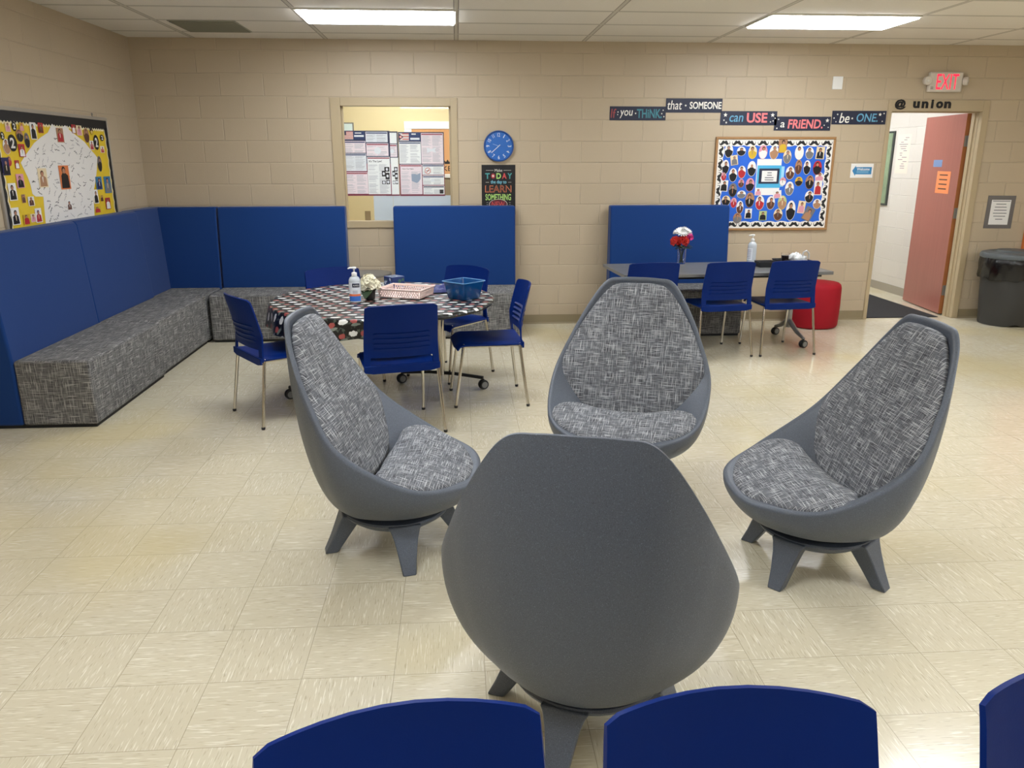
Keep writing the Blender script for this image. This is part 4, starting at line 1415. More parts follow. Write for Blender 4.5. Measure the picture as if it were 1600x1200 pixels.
# ---------------------------------------------------------------- bulletin boards
class Plane:
    """draws flat shapes on a vertical board: local u to the right, v up, w out of the board"""
    def __init__(s, m, o, u, v):
        s.m, s.o, s.u, s.v = m, Vector(o), Vector(u), Vector(v)
        s.w = s.u.cross(s.v)

    def p(s, x, y, l):
        return s.o + s.u * x + s.v * y + s.w * l

    def poly(s, pts, l, mi):
        s.m.poly([s.p(x, y, l) for x, y in pts], mi)

    def rect(s, x0, y0, x1, y1, l, mi):
        s.poly([(x0, y0), (x1, y0), (x1, y1), (x0, y1)], l, mi)

    def text(s, body, x, y, h, l, mi, w=None, bold=0.0, shear=0.0, depth=0.0):
        s.m.text(body, s.p(x, y, l), s.u, s.v, h, mi, w, bold, shear, depth)


def photo_print(name, parent, u, v, w_, spec, lift, seed):
    """one cut-out photo of a person: print, clothing, face and hair as flat printed areas"""
    shape, cx, cy, rx_, ry_, tilt, bg, top, hair = spec
    rnd = random.Random(seed)
    m = MB()
    P = Plane(m, (0, 0, 0), u, v)
    rot = lambda pts: [(cx + x * math.cos(tilt) - y * math.sin(tilt), cy + x * math.sin(tilt) + y * math.cos(tilt)) for x, y in pts]
    outline = ellipse(0, 0, rx_, ry_, 26) if shape != 'r' else [(-rx_, -ry_), (rx_, -ry_), (rx_, ry_), (-rx_, ry_)]
    q = rot(outline)
    m.prism([P.p(x, y, lift) for x, y in q], P.w * 0.0008, 0)
    dx = rnd.uniform(-0.12, 0.12) * rx_
    if shape == 'n' or (bg == 'black' and top == 'white'):
        m2 = rx_ * 1.3
        P.text('2', cx, cy, ry_ * 1.25, lift + 0.001, 1, rx_ * 1.0, 0.03)
    else:
        sh = ry_ * rnd.uniform(-0.05, 0.15)
        if shape != 'r':
            body = [(0.93 * rx_ * math.cos(a), 0.95 * ry_ * math.sin(a)) for a in [PI + PI * k / 14 for k in range(15)]]
            body = [(x, min(y, sh)) for x, y in body if y < sh + 0.02] + [(0.6 * rx_ + dx, sh + 0.05 * ry_), (0.3 * rx_ + dx, sh + 0.22 * ry_), (-0.3 * rx_ + dx, sh + 0.22 * ry_), (-0.6 * rx_ + dx, sh + 0.05 * ry_)]
        else:
            k = 0.9
            body = [(-0.8 * rx_, -k * ry_), (0.8 * rx_, -k * ry_), (0.7 * rx_, sh), (0.3 * rx_ + dx, sh + 0.22 * ry_), (-0.3 * rx_ + dx, sh + 0.22 * ry_), (-0.7 * rx_, sh)]
        P.poly(rot(body), lift + 0.0011, 1)
        hy = sh + 0.42 * ry_
        P.poly(rot(ellipse(dx, hy + 0.05 * ry_, 0.37 * rx_, 0.30 * ry_, 18)), lift + 0.0013, 3)
        P.poly(rot(ellipse(dx + 0.03 * rx_, hy - 0.03 * ry_, 0.27 * rx_, 0.22 * ry_, 18)), lift + 0.0015, 2)
        if rnd.random() < 0.6:
            P.poly(rot([(dx - 0.1 * rx_, sh + 0.1 * ry_), (dx + 0.12 * rx_, sh + 0.12 * ry_), (dx + 0.05 * rx_, sh - 0.5 * ry_), (dx - 0.05 * rx_, sh - 0.45 * ry_)]), lift + 0.0014, 4)
    return m.build(name, [tone(bg), tone(top), tone('skin'), tone(hair), tone(rnd.choice(['white', 'tan', 'grey', 'cream']))], parent, uv=False)


MUST = [(0, .12), (.10, .18), (.2, .16), (.30, .02), (.38, -.06), (.45, -.02), (.46, .05), (.43, .08), (.485, .11), (.505, .0), (.46, -.12), (.36, -.18), (.22, -.16), (.1, -.08), (0, -.04)]
MUST = MUST + [(-x, y) for x, y in MUST[1:-1]][::-1]
U_, V_ = Vector((1, 0, 0)), Vector((0, 0, 1))
BX, BZ, BW2, BH2 = 3.21, 1.413, 0.617, 0.462
t = thing('bulletin_board', 'wood-framed blue bulletin board with mustache border, covered in cut-out photos', 'bulletin board', (BX, BACK, BZ))
m = MB()
for a in ((-BW2, -BH2, BW2, -BH2 + 0.024), (-BW2, BH2 - 0.024, BW2, BH2), (-BW2, -BH2 + 0.024, -BW2 + 0.024, BH2 - 0.024), (BW2 - 0.024, -BH2 + 0.024, BW2, BH2 - 0.024)):
    m.span((a[0], -0.024, a[1]), (a[2], -0.001, a[3]))
m.build('frame', wood('oak_frame', srgb(168, 128, 82), srgb(146, 106, 64), 0, 0.45), t, bevel=0.003)
m = MB(); m.span((-BW2 + 0.02, -0.012, -BH2 + 0.02), (BW2 - 0.02, -0.002, BH2 - 0.02)); m.build('backing', mat('royal_blue_paper', srgb(32, 98, 206), 0.7, vary=0.12, bscale=6), t)
m = MB()
P = Plane(m, (0, -0.012, 0), U_, V_)
iw, ih, bw = BW2 - 0.024, BH2 - 0.024, 0.058
def scallop(n, L_, k=8):
    return [(-L_ + 2 * L_ * i / (n * k), 0.012 * abs(math.sin(PI * i / k))) for i in range(n * k + 1)]
for sgn in (1, -1):
    top = [(-iw, sgn * ih), (iw, sgn * ih)] + [(-x, sgn * (ih - bw - y)) for x, y in scallop(9, iw)]
    P.poly(top if sgn < 0 else top[::-1], 0.0008, 0)
    side = [(sgn * iw, -ih + bw), (sgn * iw, ih - bw)] + [(sgn * (iw - bw - y), -x) for x, y in scallop(6, ih - bw)]
    P.poly(side if sgn > 0 else side[::-1], 0.0009, 0)
    for k in range(9):
        cx = -iw + 2 * iw * (k + 0.5) / 9
        P.poly([(cx + x * 0.112, sgn * (ih - 0.036) + y * 0.13) for x, y in MUST], 0.0016, 1)
    for k in range(6):
        cy = -ih + bw + 2 * (ih - bw) * (k + 0.5) / 6
        P.poly([(sgn * (iw - 0.036) - y * 0.13, cy + x * 0.112) for x, y in MUST], 0.0017, 1)
m.build('mustache_border', [mat('border_white', srgb(232, 228, 220), 0.6), mat('border_black', srgb(18, 18, 20), 0.6)], t, uv=False)
m = MB(); P = Plane(m, (0, -0.012, 0), U_, V_)
for i, (r, mi) in enumerate(zip(BLUE_SHEETS, (0, 1, 2, 3, 0))):
    P.rect(*(r[0], r[2], r[1], r[3]), 0.0006 + 0.0007 * i, mi)
r = BLUE_SHEETS[4]
cx, cy = (r[0] + r[1]) / 2, (r[2] + r[3]) / 2
for k, (w_, y) in enumerate(((0.045, 0.034), (0.05, 0.010), (0.09, -0.014), (0.09, -0.036))):
    P.rect(cx - w_ / 2, cy + y - 0.004, cx + w_ / 2, cy + y + 0.004, 0.0043, 4)
m.build('centre_sheets', [M_PAPER, mat('cyan_paper', srgb(74, 172, 214), 0.6), mat('pale_blue_paper', srgb(150, 206, 232), 0.6), mat('navy_label', srgb(28, 34, 60), 0.6), mat('ink_grey', srgb(90, 90, 96), 0.6)], t, uv=False)
for i, spec in enumerate(BLUE_PHOTOS):
    photo_print('photo_print', t, U_, V_, None, spec, 0.0145 + 0.0006 * (i % 4), 100 + i)

# yellow board on the left wall (u runs along +y when seen from the room)
YU, YV = Vector((0, 1, 0)), Vector((0, 0, 1))
YC, YZ, YW2, YH2 = 6.47, 1.39, 0.905, 0.612
t = thing('bulletin_board', 'yellow bulletin board with a signed white paper shirt, hung on the left wall', 'bulletin board', (LEFT, YC, YZ))
m = MB()
def along(m, y0, z0, y1, z1, x0, x1, mi=0):
    m.span((x0, y0, z0), (x1, y1, z1), mi)
for a in ((-YW2, -YH2, YW2, -YH2 + 0.022), (-YW2, YH2 - 0.026, YW2, YH2), (-YW2, -YH2 + 0.022, -YW2 + 0.026, YH2 - 0.026), (YW2 - 0.012, -YH2 + 0.022, YW2, YH2 - 0.026)):
    along(m, *a, 0.001, 0.018)
m.build('frame', mat('aluminium_frame', srgb(176, 170, 160), 0.35, 0.5), t, bevel=0.002)
m = MB(); along(m, -YW2 + 0.02, -YH2 + 0.02, YW2 - 0.01, YH2 - 0.02, 0.001, 0.010); m.build('backing', mat('yellow_paper', srgb(222, 190, 40), 0.7, vary=0.08, bscale=6), t)
m = MB(); P = Plane(m, (0.010, 0, 0), YU, YV)
P.w = Vector((1, 0, 0))
def along_scallop(n, L_, k=6, d_=0.012):
    return [(-L_ + 2 * L_ * i / (n * k), d_ * abs(math.sin(PI * i / k))) for i in range(n * k + 1)]
ih, iw0, iw1 = YH2 - 0.026, -YW2 + 0.026, YW2 - 0.012
mid, half = (iw0 + iw1) / 2, (iw1 - iw0) / 2
for lift, extra, mi in ((0.0006, 0.014, 0), (0.0011, 0.0, 1)):
    for sgn in (1, -1):
        P.poly([(mid - half, sgn * ih), (mid + half, sgn * ih)] + [(mid - x, sgn * (ih - 0.064 - y - extra)) for x, y in along_scallop(44, half)], lift, mi)
        P.poly([(mid + sgn * half, -ih + 0.06), (mid + sgn * half, ih - 0.06)] + [(mid + sgn * (half - 0.038 - y - extra), -x) for x, y in along_scallop(12, ih - 0.06)], lift, mi)
m.build('scalloped_border', [mat('border_cream', srgb(226, 216, 180), 0.6), mat('border_black', srgb(18, 18, 20), 0.6)], t, uv=False)
m = MB(); P = Plane(m, (0.010, 0, 0), YU, YV); P.w = Vector((1, 0, 0))
m.prism([P.p(x, y, 0.0012) for x, y in SHIRT], (0.001, 0, 0))
rnd = random.Random(12)
def inside(x, y):
    c_ = False
    for (x0, y0), (x1, y1) in zip(SHIRT, SHIRT[1:] + SHIRT[:1]):
        if (y0 > y) != (y1 > y) and x < (x1 - x0) * (y - y0) / (y1 - y0) + x0:
            c_ = not c_
    return c_
placed = []
while len(placed) < 120:
    x, y = rnd.uniform(-0.6, 0.6), rnd.uniform(-0.3, 0.42)
    if not (inside(x - 0.05, y) and inside(x + 0.05, y) and inside(x, y + 0.03)):
        continue
    if any(abs(x - a) < 0.06 and abs(y - b_) < 0.022 for a, b_ in placed):
        continue
    placed.append((x, y))
    t_ = rnd.choice([0, 0.1, 0.5, 0.7, -0.5, -0.2, 0.9])
    L_ = rnd.uniform(0.035, 0.075)
    n = rnd.randint(7, 12)
    px, py, up = None, None, []
    for k in range(n):
        a, b_ = -L_ / 2 + L_ * k / (n - 1), rnd.uniform(-0.008, 0.008)
        up.append((x + a * math.cos(t_) - b_ * math.sin(t_), y + a * math.sin(t_) + b_ * math.cos(t_)))
    wd = rnd.choice([0.0012, 0.0017, 0.0024])
    mi = rnd.choice([1, 1, 1, 2])
    for (a0, b0), (a1, b1) in zip(up, up[1:]):
        d_ = math.hypot(a1 - a0, b1 - b0) or 1
        nx, ny = -(b1 - b0) / d_ * wd, (a1 - a0) / d_ * wd
        P.poly([(a0 - nx, b0 - ny), (a1 - nx, b1 - ny), (a1 + nx, b1 + ny), (a0 + nx, b0 + ny)], 0.0026, mi)
m.build('paper_shirt', [mat('shirt_paper', srgb(226, 222, 216), 0.75), mat('marker_black', srgb(40, 38, 44), 0.6), mat('marker_grey', srgb(120, 112, 118), 0.6)], t, uv=False)
for i, spec in enumerate(YELLOW_PHOTOS):
    photo_print('photo_print', t, YU, YV, None, spec, 0.0135 + 0.0006 * (i % 4), 300 + i)
for y in (-0.80, 0.66):
    m = MB(); m.span((0.0005, y - 0.006, YH2 - 0.004), (0.004, y + 0.006, YH2 + 0.028)); m.lathe([(0.005, 0), (0.004, 0.006)], (0.004, y, YH2 + 0.018), 10, rot=ry(PI / 2))
    m.build('hanging_clip', M_SILVER, t)


# ---------------------------------------------------------------- signs and posters on the far wall
def wall_panel(name, label, cat, x0, z0, x1, z1, m_, th=0.004, y=BACK, tilt=0.0, group=None):
    cx, cz = (x0 + x1) / 2, (z0 + z1) / 2
    t = thing(name, label, cat, (cx, y, cz), 0, group)
    t.rotation_euler = (0, tilt, 0)
    m = MB(); m.span((x0 - cx, -th, z0 - cz), (x1 - cx, -0.0006, z1 - cz))
    m.build('panel', m_, t)
    return t


def face(t, th=0.004):
    m = MB()
    return m, Plane(m, (0, -th, 0), U_, V_)


NAVY = mat('banner_navy', srgb(26, 32, 56), 0.55)
INK = [mat('ink_white', srgb(236, 232, 222), 0.6), mat('ink_teal', srgb(64, 132, 146), 0.6), mat('ink_salmon', srgb(228, 122, 124), 0.6), mat('ink_rust', srgb(150, 66, 66), 0.6), mat('ink_sky', srgb(102, 164, 196), 0.6)]
BG = 'strips of the friend quote on the far wall'


def banner(label, x0, z0, x1, z1, words, stars, tilt=0.0):
    t = wall_panel('banner_strip', label, 'sign', x0, z0, x1, z1, NAVY, group=BG, tilt=tilt)
    for body, x, y, h, w, mi, bold, sh in words:
        m, P = face(t)
        P.text(body, x, y, h, 0.0006, 0, w, bold, sh)
        m.build('lettering', INK[mi], t, uv=False)
    m, P = face(t)
    for x, y, r in stars:
        P.poly(star(x, y, r) if r > 0.007 else ellipse(x, y, r, r, 10), 0.0006, 0)
    m.build('star_pattern', INK[0], t, uv=False)


banner('navy banner strip reading If you THiNK., first of the quote strips', 1.513, 2.028, 2.072, 2.158,
       [('If', -0.242, 0.0, 0.085, 0.055, 3, 0.01, 0.1), ('you', -0.115, -0.008, 0.075, 0.13, 0, 0.005, 0.15), ('THiNK.', 0.115, -0.002, 0.085, 0.25, 1, 0.02, 0.0)],
       [(-0.198, 0.012, 0.006), (-0.2, -0.012, 0.005), (-0.022, 0.0, 0.007), (0.252, 0.03, 0.008), (0.262, -0.03, 0.006), (0.24, -0.002, 0.006)])
banner('navy banner strip reading that SOMEONE, highest of the quote strips', 2.07, 2.102, 2.635, 2.234,
       [('that', -0.195, 0.004, 0.085, 0.145, 0, 0.004, 0.15), ('SOMEONE', 0.115, 0.002, 0.068, 0.32, 0, 0.025, 0.0)],
       [(-0.085, 0.0, 0.012)])
banner('navy banner strip reading can USE, third of the quote strips', 2.625, 1.985, 3.2, 2.118,
       [('can', -0.125, -0.005, 0.06, 0.14, 4, 0.005, 0.15), ('USE', 0.085, 0.004, 0.095, 0.21, 2, 0.03, 0.0)],
       [(-0.238, 0.03, 0.022), (-0.25, -0.02, 0.01), (-0.225, -0.042, 0.012), (0.242, 0.03, 0.022), (0.27, 0.0, 0.006), (0.225, -0.035, 0.009), (0.25, -0.025, 0.006)])
banner('navy banner strip reading a FRiEND., lowest of the quote strips, directly above the bulletin board', 3.178, 1.935, 3.758, 2.068,
       [('a', -0.205, -0.012, 0.05, 0.045, 0, 0.006, 0.12), ('FRiEND.', 0.03, -0.004, 0.088, 0.36, 2, 0.025, 0.08)],
       [(-0.25, 0.04, 0.009), (-0.26, -0.045, 0.007), (0.253, 0.03, 0.022), (0.225, -0.015, 0.006), (0.268, -0.035, 0.008)])
banner('navy banner strip reading be ONE., last of the quote strips, beside the doorway', 3.765, 1.995, 4.325, 2.125,
       [('be', -0.15, -0.004, 0.095, 0.105, 0, 0.005, 0.2), ('ONE.', 0.085, 0.0, 0.08, 0.22, 4, 0.012, 0.12)],
       [(-0.225, 0.03, 0.01), (-0.258, -0.005, 0.009), (-0.235, -0.04, 0.008), (-0.07, -0.008, 0.012), (0.215, 0.03, 0.018), (0.255, 0.04, 0.007), (0.245, -0.035, 0.009)])

# clock
t = thing('wall_clock', 'round blue wall clock with white numerals above the black poster', 'clock', (0.4185, BACK, 1.783))
K = rx(PI / 2)
m = MB(); m.lathe([(0.140, 0.001), (0.1475, 0.006), (0.1475, 0.030), (0.144, 0.036), (0.137, 0.036), (0.133, 0.026)], n=72, rot=K, cap1=False)
m.build('rim', mat('clock_blue_rim', srgb(28, 74, 140), 0.3), t)
m = MB(); m.lathe([(0.135, 0.020), (0.135, 0.026), (0.01, 0.0262)], n=72, rot=K); m.build('dial', mat('clock_blue_dial', srgb(36, 98, 176), 0.4), t)
for k in range(1, 13):
    m = MB()
    a = PI / 2 - k * PI / 6
    r = 0.106
    d_ = Vector((math.cos(a), 0, math.sin(a)))
    o = d_ * r + Vector((0, -0.0266, 0))
    v_ = d_ if (k <= 3 or k >= 9) else -d_
    v_ = d_ if k in (12, 1, 2, 10, 11, 3, 9, 4, 8) else -d_
    u_ = Vector((0, 1, 0)).cross(v_) * -1
    u_ = Vector((v_.z, 0, -v_.x))
    m.text(str(k), o, u_, v_, 0.034, 0, {10: 0.026, 11: 0.017, 12: 0.025, 1: 0.007}.get(k, 0.017))
    m.build('numeral', M_WHITE, t, uv=False)
def hand(name, ang, ln, tail, w, lift, m_):
    m = MB()
    d_ = Vector((math.sin(ang), 0, math.cos(ang))); s = Vector((math.cos(ang), 0, -math.sin(ang)))
    m.prism([-d_ * tail - s * w, -d_ * tail + s * w, d_ * ln + s * w * 0.8, d_ * ln - s * w * 0.8], (0, -0.0012, 0))
    o = m.build(name, m_, t); o.location = (0, -0.027 - lift, 0)
hand('hour_hand', R_(289), 0.062, 0.0, 0.0018, 0.0, mat('hand_pale_blue', srgb(160, 190, 220), 0.4))
hand('minute_hand', R_(229), 0.097, 0.018, 0.003, 0.0015, M_WHITE)
hand('second_hand', R_(93), 0.06, 0.0, 0.0007, 0.003, mat('hand_blue', srgb(30, 60, 120), 0.4))

# black poster under the clock
t = wall_panel('poster', 'black poster with coloured lettering about learning something new, under the clock', 'poster', 0.248, 1.125, 0.584, 1.606, mat('poster_black', srgb(22, 22, 25), 0.35), th=0.003)
PI_ = [mat('poster_white', srgb(210, 206, 196), 0.6), mat('poster_teal', srgb(70, 150, 150), 0.6), mat('poster_red', srgb(190, 70, 70), 0.6), mat('poster_lime', srgb(166, 206, 110), 0.6), mat('poster_orange', srgb(214, 130, 80), 0.6), mat('poster_sky', srgb(120, 190, 210), 0.6), mat('poster_dark_red', srgb(92, 26, 38), 0.6)]
m, P = face(t, 0.003)
q = lambda px, py: ((px - 300) / 1386.0 - 0.0, (1200 - 640 - (py - 640)) / 1400.0)
def row(py): return 0.2405 - (py - 566) / 1390.0
P.text('Make', 0, row(640), 0.026, 0.0006, 0, 0.075)
for s in (-1, 1):
    P.rect(min(s * 0.05, s * 0.125), row(640) - 0.0012, max(s * 0.05, s * 0.125), row(640) + 0.0012, 0.0006, 0)
for c_, x, mi in (('T', -0.110, 1), ('D', 0.002, 3), ('A', 0.058, 2), ('Y', 0.112, 1)):
    P.text(c_, x, row(715), 0.055, 0.0006, mi, 0.046, 0.03)
P.poly(ellipse(-0.054, row(715), 0.024, 0.028, 24), 0.0005, 6); P.poly(ellipse(-0.054, row(715), 0.017, 0.02, 24), 0.0008, 2); P.poly(ellipse(-0.054, row(715), 0.009, 0.010, 16), 0.0011, 0)
P.text('the day to', 0.0, row(800), 0.042, 0.0006, 5, 0.158, 0.012)
for s in (-1, 1):
    P.rect(min(s * 0.095, s * 0.128), row(800) - 0.0015, max(s * 0.095, s * 0.128), row(800) + 0.0015, 0.0006, 0)
P.text('LEARN', -0.003, row(888), 0.066, 0.0006, 4, 0.262, 0.012); P.text('LEARN', -0.003, row(888), 0.058, 0.0009, 6, 0.25, -0.012)
P.text('SOMETHING', -0.004, row(1000), 0.062, 0.0006, 3, 0.256, 0.02)
P.poly(ellipse(-0.004, row(1095), 0.092, 0.050, 36), 0.0005, 0); P.poly(ellipse(-0.004, row(1095), 0.088, 0.046, 36), 0.0008, 6)
P.text('NEW', -0.004, row(1095), 0.05, 0.0011, 2, 0.13, 0.01)
for s in (-1, 1):
    for k in (-1, 0, 1):
        P.rect(min(s * 0.104, s * 0.122), row(1098) + 0.018 * k - 0.001, max(s * 0.104, s * 0.122), row(1098) + 0.018 * k + 0.001, 0.0006, 0)
m.build('lettering', PI_, t, uv=False)

# exit sign
t = thing('exit_sign', 'red EXIT sign with two emergency lamp heads above the doorway', 'exit sign', (4.876, BACK, 2.397))
m = MB(); m.span((-0.172, -0.05, -0.094), (0.172, -0.001, 0.094)); m.build('housing', mat('exit_housing', srgb(206, 198, 186), 0.45), t, bevel=0.014, seg=4)
m = MB(); m.text('EXIT', (0.012, -0.0508, 0.002), U_, V_, 0.142, 0, 0.225, 0.0)
m.build('letters', mat('exit_red_glow', srgb(250, 24, 60), 0.4, emit=1.6), t, uv=False)
m = MB()
for k in range(2):
    m.span((-0.155, -0.0512, -0.052 - 0.014 * k), (-0.128, -0.0503, -0.047 - 0.014 * k))
m.build('vent_slot', M_BLACK, t)
for s in (-1, 1):
    m = MB(); m.lathe([(0.016, -0.02), (0.036, -0.012), (0.041, 0.0), (0.041, 0.03), (0.036, 0.034), (0.012, 0.030)], (s * 0.196, -0.035, 0.01), 28, rot=K if s < 0 else rz(0.9) @ K)
    h = m.build('lamp_head', mat('exit_housing', srgb(206, 198, 186), 0.45), t)
    m = MB(); m.tube([(s * 0.168, -0.025, 0.0), (s * 0.19, -0.03, 0.008)], 0.01, 8); m.build('bracket', mat('exit_housing', srgb(206, 198, 186), 0.45), h)
    m = MB(); m.lathe([(0.011, 0.030), (0.011, 0.0345), (0.004, 0.036)], (s * 0.196, -0.035, 0.01), 16, rot=K if s < 0 else rz(0.9) @ K); m.build('bulb', mat('lamp_lens', srgb(230, 228, 222), 0.2), h)

# cut-out letters over the doorway
M_LET = mat('letter_black', srgb(16, 15, 16), 0.6)
for c_, x, z, h, w in (('@', 4.4525, 2.186, 0.098, 0.118), ('u', 4.617, 2.184, 0.066, 0.068), ('n', 4.707, 2.184, 0.066, 0.068), ('i', 4.783, 2.192, 0.084, 0.026), ('o', 4.859, 2.184, 0.068, 0.072), ('n', 4.943, 2.184, 0.066, 0.072)):
    m = MB(); m.text(c_, (0, -0.0155, 0), U_, V_, h, 0, w, 0.045, 0, 0.004)
    o = m.build('cutout_letter', M_LET, loc=(x, BACK, z), uv=False)
    nm = {'@': 'black cut-out at sign at the left end of the lettering over the doorway', 'u': 'black cut-out letter u over the doorway, right after the at sign', 'i': 'black cut-out letter i in the middle of union over the doorway', 'o': 'black cut-out letter o over the doorway'}.get(c_)
    if c_ == 'n':
        nm = 'black cut-out letter n between u and i over the doorway' if x < 4.8 else 'black cut-out letter n ending the word union over the doorway'
    tag(o, nm, 'letter', 'cut-out letters over the doorway')

# blank plate, welcome arrow, framed notice
m = MB(); m.span((-0.05, -0.012, -0.06), (0.05, -0.0006, 0.06))
for s in (-1, 1):
    m.lathe([(0.004, 0.0), (0.003, 0.002)], (0, -0.012, s * 0.045), 8, rot=K)
tag(m.build('blank_cover_plate', M_WHITE, loc=(3.784, BACK, 2.385), bevel=0.003), 'small blank white cover plate high on the far wall, left of the exit sign', 'wall plate')
t = wall_panel('welcome_sign', 'small white sign with a blue arrow reading Welcome, left of the doorway', 'sign', 4.022, 1.475, 4.258, 1.615, M_PAPER, th=0.002)
m, P = face(t, 0.002)
P.poly([(-0.102, 0.0), (-0.068, 0.052), (-0.066, 0.036), (0.102, 0.036), (0.102, -0.036), (-0.066, -0.036), (-0.068, -0.052)][::-1], 0.0006, 0)
P.text('Welcome', 0.012, 0.016, 0.026, 0.001, 1, 0.135, 0.02)
for k in range(2):
    P.rect(-0.055, -0.008 - 0.013 * k, 0.07, -0.004 - 0.013 * k, 0.001, 2)
m.build('arrow', [mat('arrow_blue', srgb(52, 128, 178), 0.5), M_PAPER, mat('arrow_pale', srgb(150, 196, 222), 0.5)], t, uv=False)
t = wall_panel('framed_notice', 'grey-framed typed white notice on the far wall above the trash can', 'notice', 5.535, 0.955, 5.838, 1.292, mat('notice_grey', srgb(104, 100, 98), 0.5), th=0.006, tilt=0.012)
m, P = face(t, 0.006)
P.rect(-0.108, -0.13, 0.105, 0.125, 0.0006, 0)
for k, w in enumerate((0.19, 0.11, 0.13, 0.14, 0.15, 0.13, 0.08)):
    P.rect(-w / 2, 0.112 - k * 0.031 - 0.003, w / 2, 0.112 - k * 0.031 + 0.004, 0.001, 1)
m.build('sheet', [M_PAPER, mat('ink_grey', srgb(90, 90, 96), 0.6)], t, uv=False)

# ---------------------------------------------------------------- posters behind the office window
GY = BACK + 0.0795
PAPER_THIN = bpy.data.materials.new('thin_paper')
PAPER_THIN.use_nodes = True
_n = PAPER_THIN.node_tree
_d = _n.nodes.new('ShaderNodeBsdfDiffuse'); _d.inputs[0].default_value = srgb(226, 232, 238)
_t = _n.nodes.new('ShaderNodeBsdfTranslucent'); _t.inputs[0].default_value = srgb(226, 232, 238)
_m = _n.nodes.new('ShaderNodeMixShader'); _m.inputs[0].default_value = 0.5
_n.links.new(_d.outputs[0], _m.inputs[1]); _n.links.new(_t.outputs[0], _m.inputs[2])
_n.links.new(_m.outputs[0], _n.nodes['Material Output'].inputs[0])
SX = lambda px: -1.115 + (px - 35) / 1281.0
SZ = lambda py: 1.92 - (py - 85) / 1299.0
PC = [mat('bright_paper', srgb(246, 244, 242), 0.8, spec=0.1), mat('poster_navy', srgb(40, 58, 104), 0.6), mat('poster_crimson', srgb(150, 44, 66), 0.6), mat('poster_frame_navy', srgb(40, 44, 76), 0.6), mat('poster_frame_plum', srgb(128, 44, 70), 0.6),
      mat('type_grey', srgb(190, 188, 194), 0.7), mat('photo_black', srgb(28, 26, 34), 0.6), mat('state_grey_blue', srgb(150, 162, 182), 0.6), mat('sheet_grey', srgb(232, 232, 236), 0.7), mat('sheet_rose', srgb(244, 226, 230), 0.7)]


def lawposter(label, x0, y0, x1, y1, panels, y_, extra=None):
    cx, cz = (SX(x0) + SX(x1)) / 2, (SZ(y0) + SZ(y1)) / 2
    t = thing('law_poster', label, 'poster', (cx, y_, cz), 0, 'labor law posters in the office window')
    m = MB(); m.span((SX(x0) - cx, 0.0, SZ(y1) - cz), (SX(x1) - cx, 0.0008, SZ(y0) - cz)); m.build('sheet', PC[0], t)
    m = MB(); P = Plane(m, (0, 0, 0), U_, V_)
    X = lambda px: SX(px) - cx
    Z = lambda py: SZ(py) - cz
    ym = (y0 + y1) / 2
    P.rect(X(x0), Z(ym), X(x1), Z(y0), 0.0003, 3); P.rect(X(x0), Z(y1), X(x1), Z(ym), 0.0003, 4)
    for k, (a, b_, c_, d_, bar, bg) in enumerate(panels):
        P.rect(X(a), Z(d_), X(c_), Z(b_), 0.0006, bg)
        if bar is None:
            continue
        P.rect(X(a) + 0.004, Z(b_ + 22), X(c_) - 0.004, Z(b_ + 8), 0.0009, bar)
        rnd = random.Random(int(a + b_))
        ncol = max(1, int((c_ - a) / 110))
        for col in range(ncol):
            xa, xb = a + 10 + (c_ - a - 16) * col / ncol, a + (c_ - a - 10) * (col + 1) / ncol
            y = b_ + 34
            while y < d_ - 10:
                if rnd.random() < 0.85:
                    P.rect(X(xa), Z(y + 4), X(xa + (xb - xa) * rnd.uniform(0.6, 0.97)), Z(y), 0.0009, 5)
                y += 9
    if extra:
        extra(P, X, Z)
    m.build('printing', PC + [mat('flag_red', srgb(206, 106, 96), 0.6), mat('flag_white', srgb(226, 214, 208), 0.6)], t, uv=False)


def photos(P, X, Z, x0, x1):
    rnd = random.Random(2)
    w = (x1 - x0)
    for (a, b_, c_, d_) in ((0.35, 0, 1, 0.27), (0, 0.22, 0.5, 0.55), (0.45, 0.33, 1, 0.72), (0, 0.8, 0.45, 1), (0.55, 0.75, 1, 1)):
        P.rect(X(x0 + a * w), Z(520 + d_ * 215), X(x0 + c_ * w), Z(520 + b_ * 215), 0.0013, 6)
        P.poly(ellipse(X(x0 + (a + c_) / 2 * w), Z(520 + (b_ + d_) / 2 * 215), 0.011, 0.014, 12), 0.0016, 8)


def extraA(P, X, Z):
    P.rect(X(35), Z(185), X(320), Z(80), 0.0009, 1)
    P.rect(X(35), Z(180), X(178), Z(85), 0.0012, 11)
    for k in range(7):
        P.rect(X(35), Z(92 + k * 13.6), X(178), Z(85 + k * 13.6), 0.0014, 10)
    P.rect(X(35), Z(128), X(92), Z(85), 0.0016, 3)
    P.rect(X(200), Z(108), X(280), Z(98), 0.0012, 0); P.rect(X(190), Z(150), X(310), Z(128), 0.0012, 8)
    P.poly(ellipse(X(475), Z(318), 0.033, 0.033, 24), 0.0012, 8)
    P.rect(X(352), Z(485), X(610), Z(425), 0.0011, 0)
    P.text("It's The Law!", X(440), Z(448), 0.020, 0.0014, 6, 0.125, 0.02)
    photos(P, X, Z, 515, 612)


def extraB(P, X, Z):
    P.poly(ellipse(X(655), Z(325), 0.02, 0.02, 18), 0.0012, 8)
    photos(P, X, Z, 648, 715)


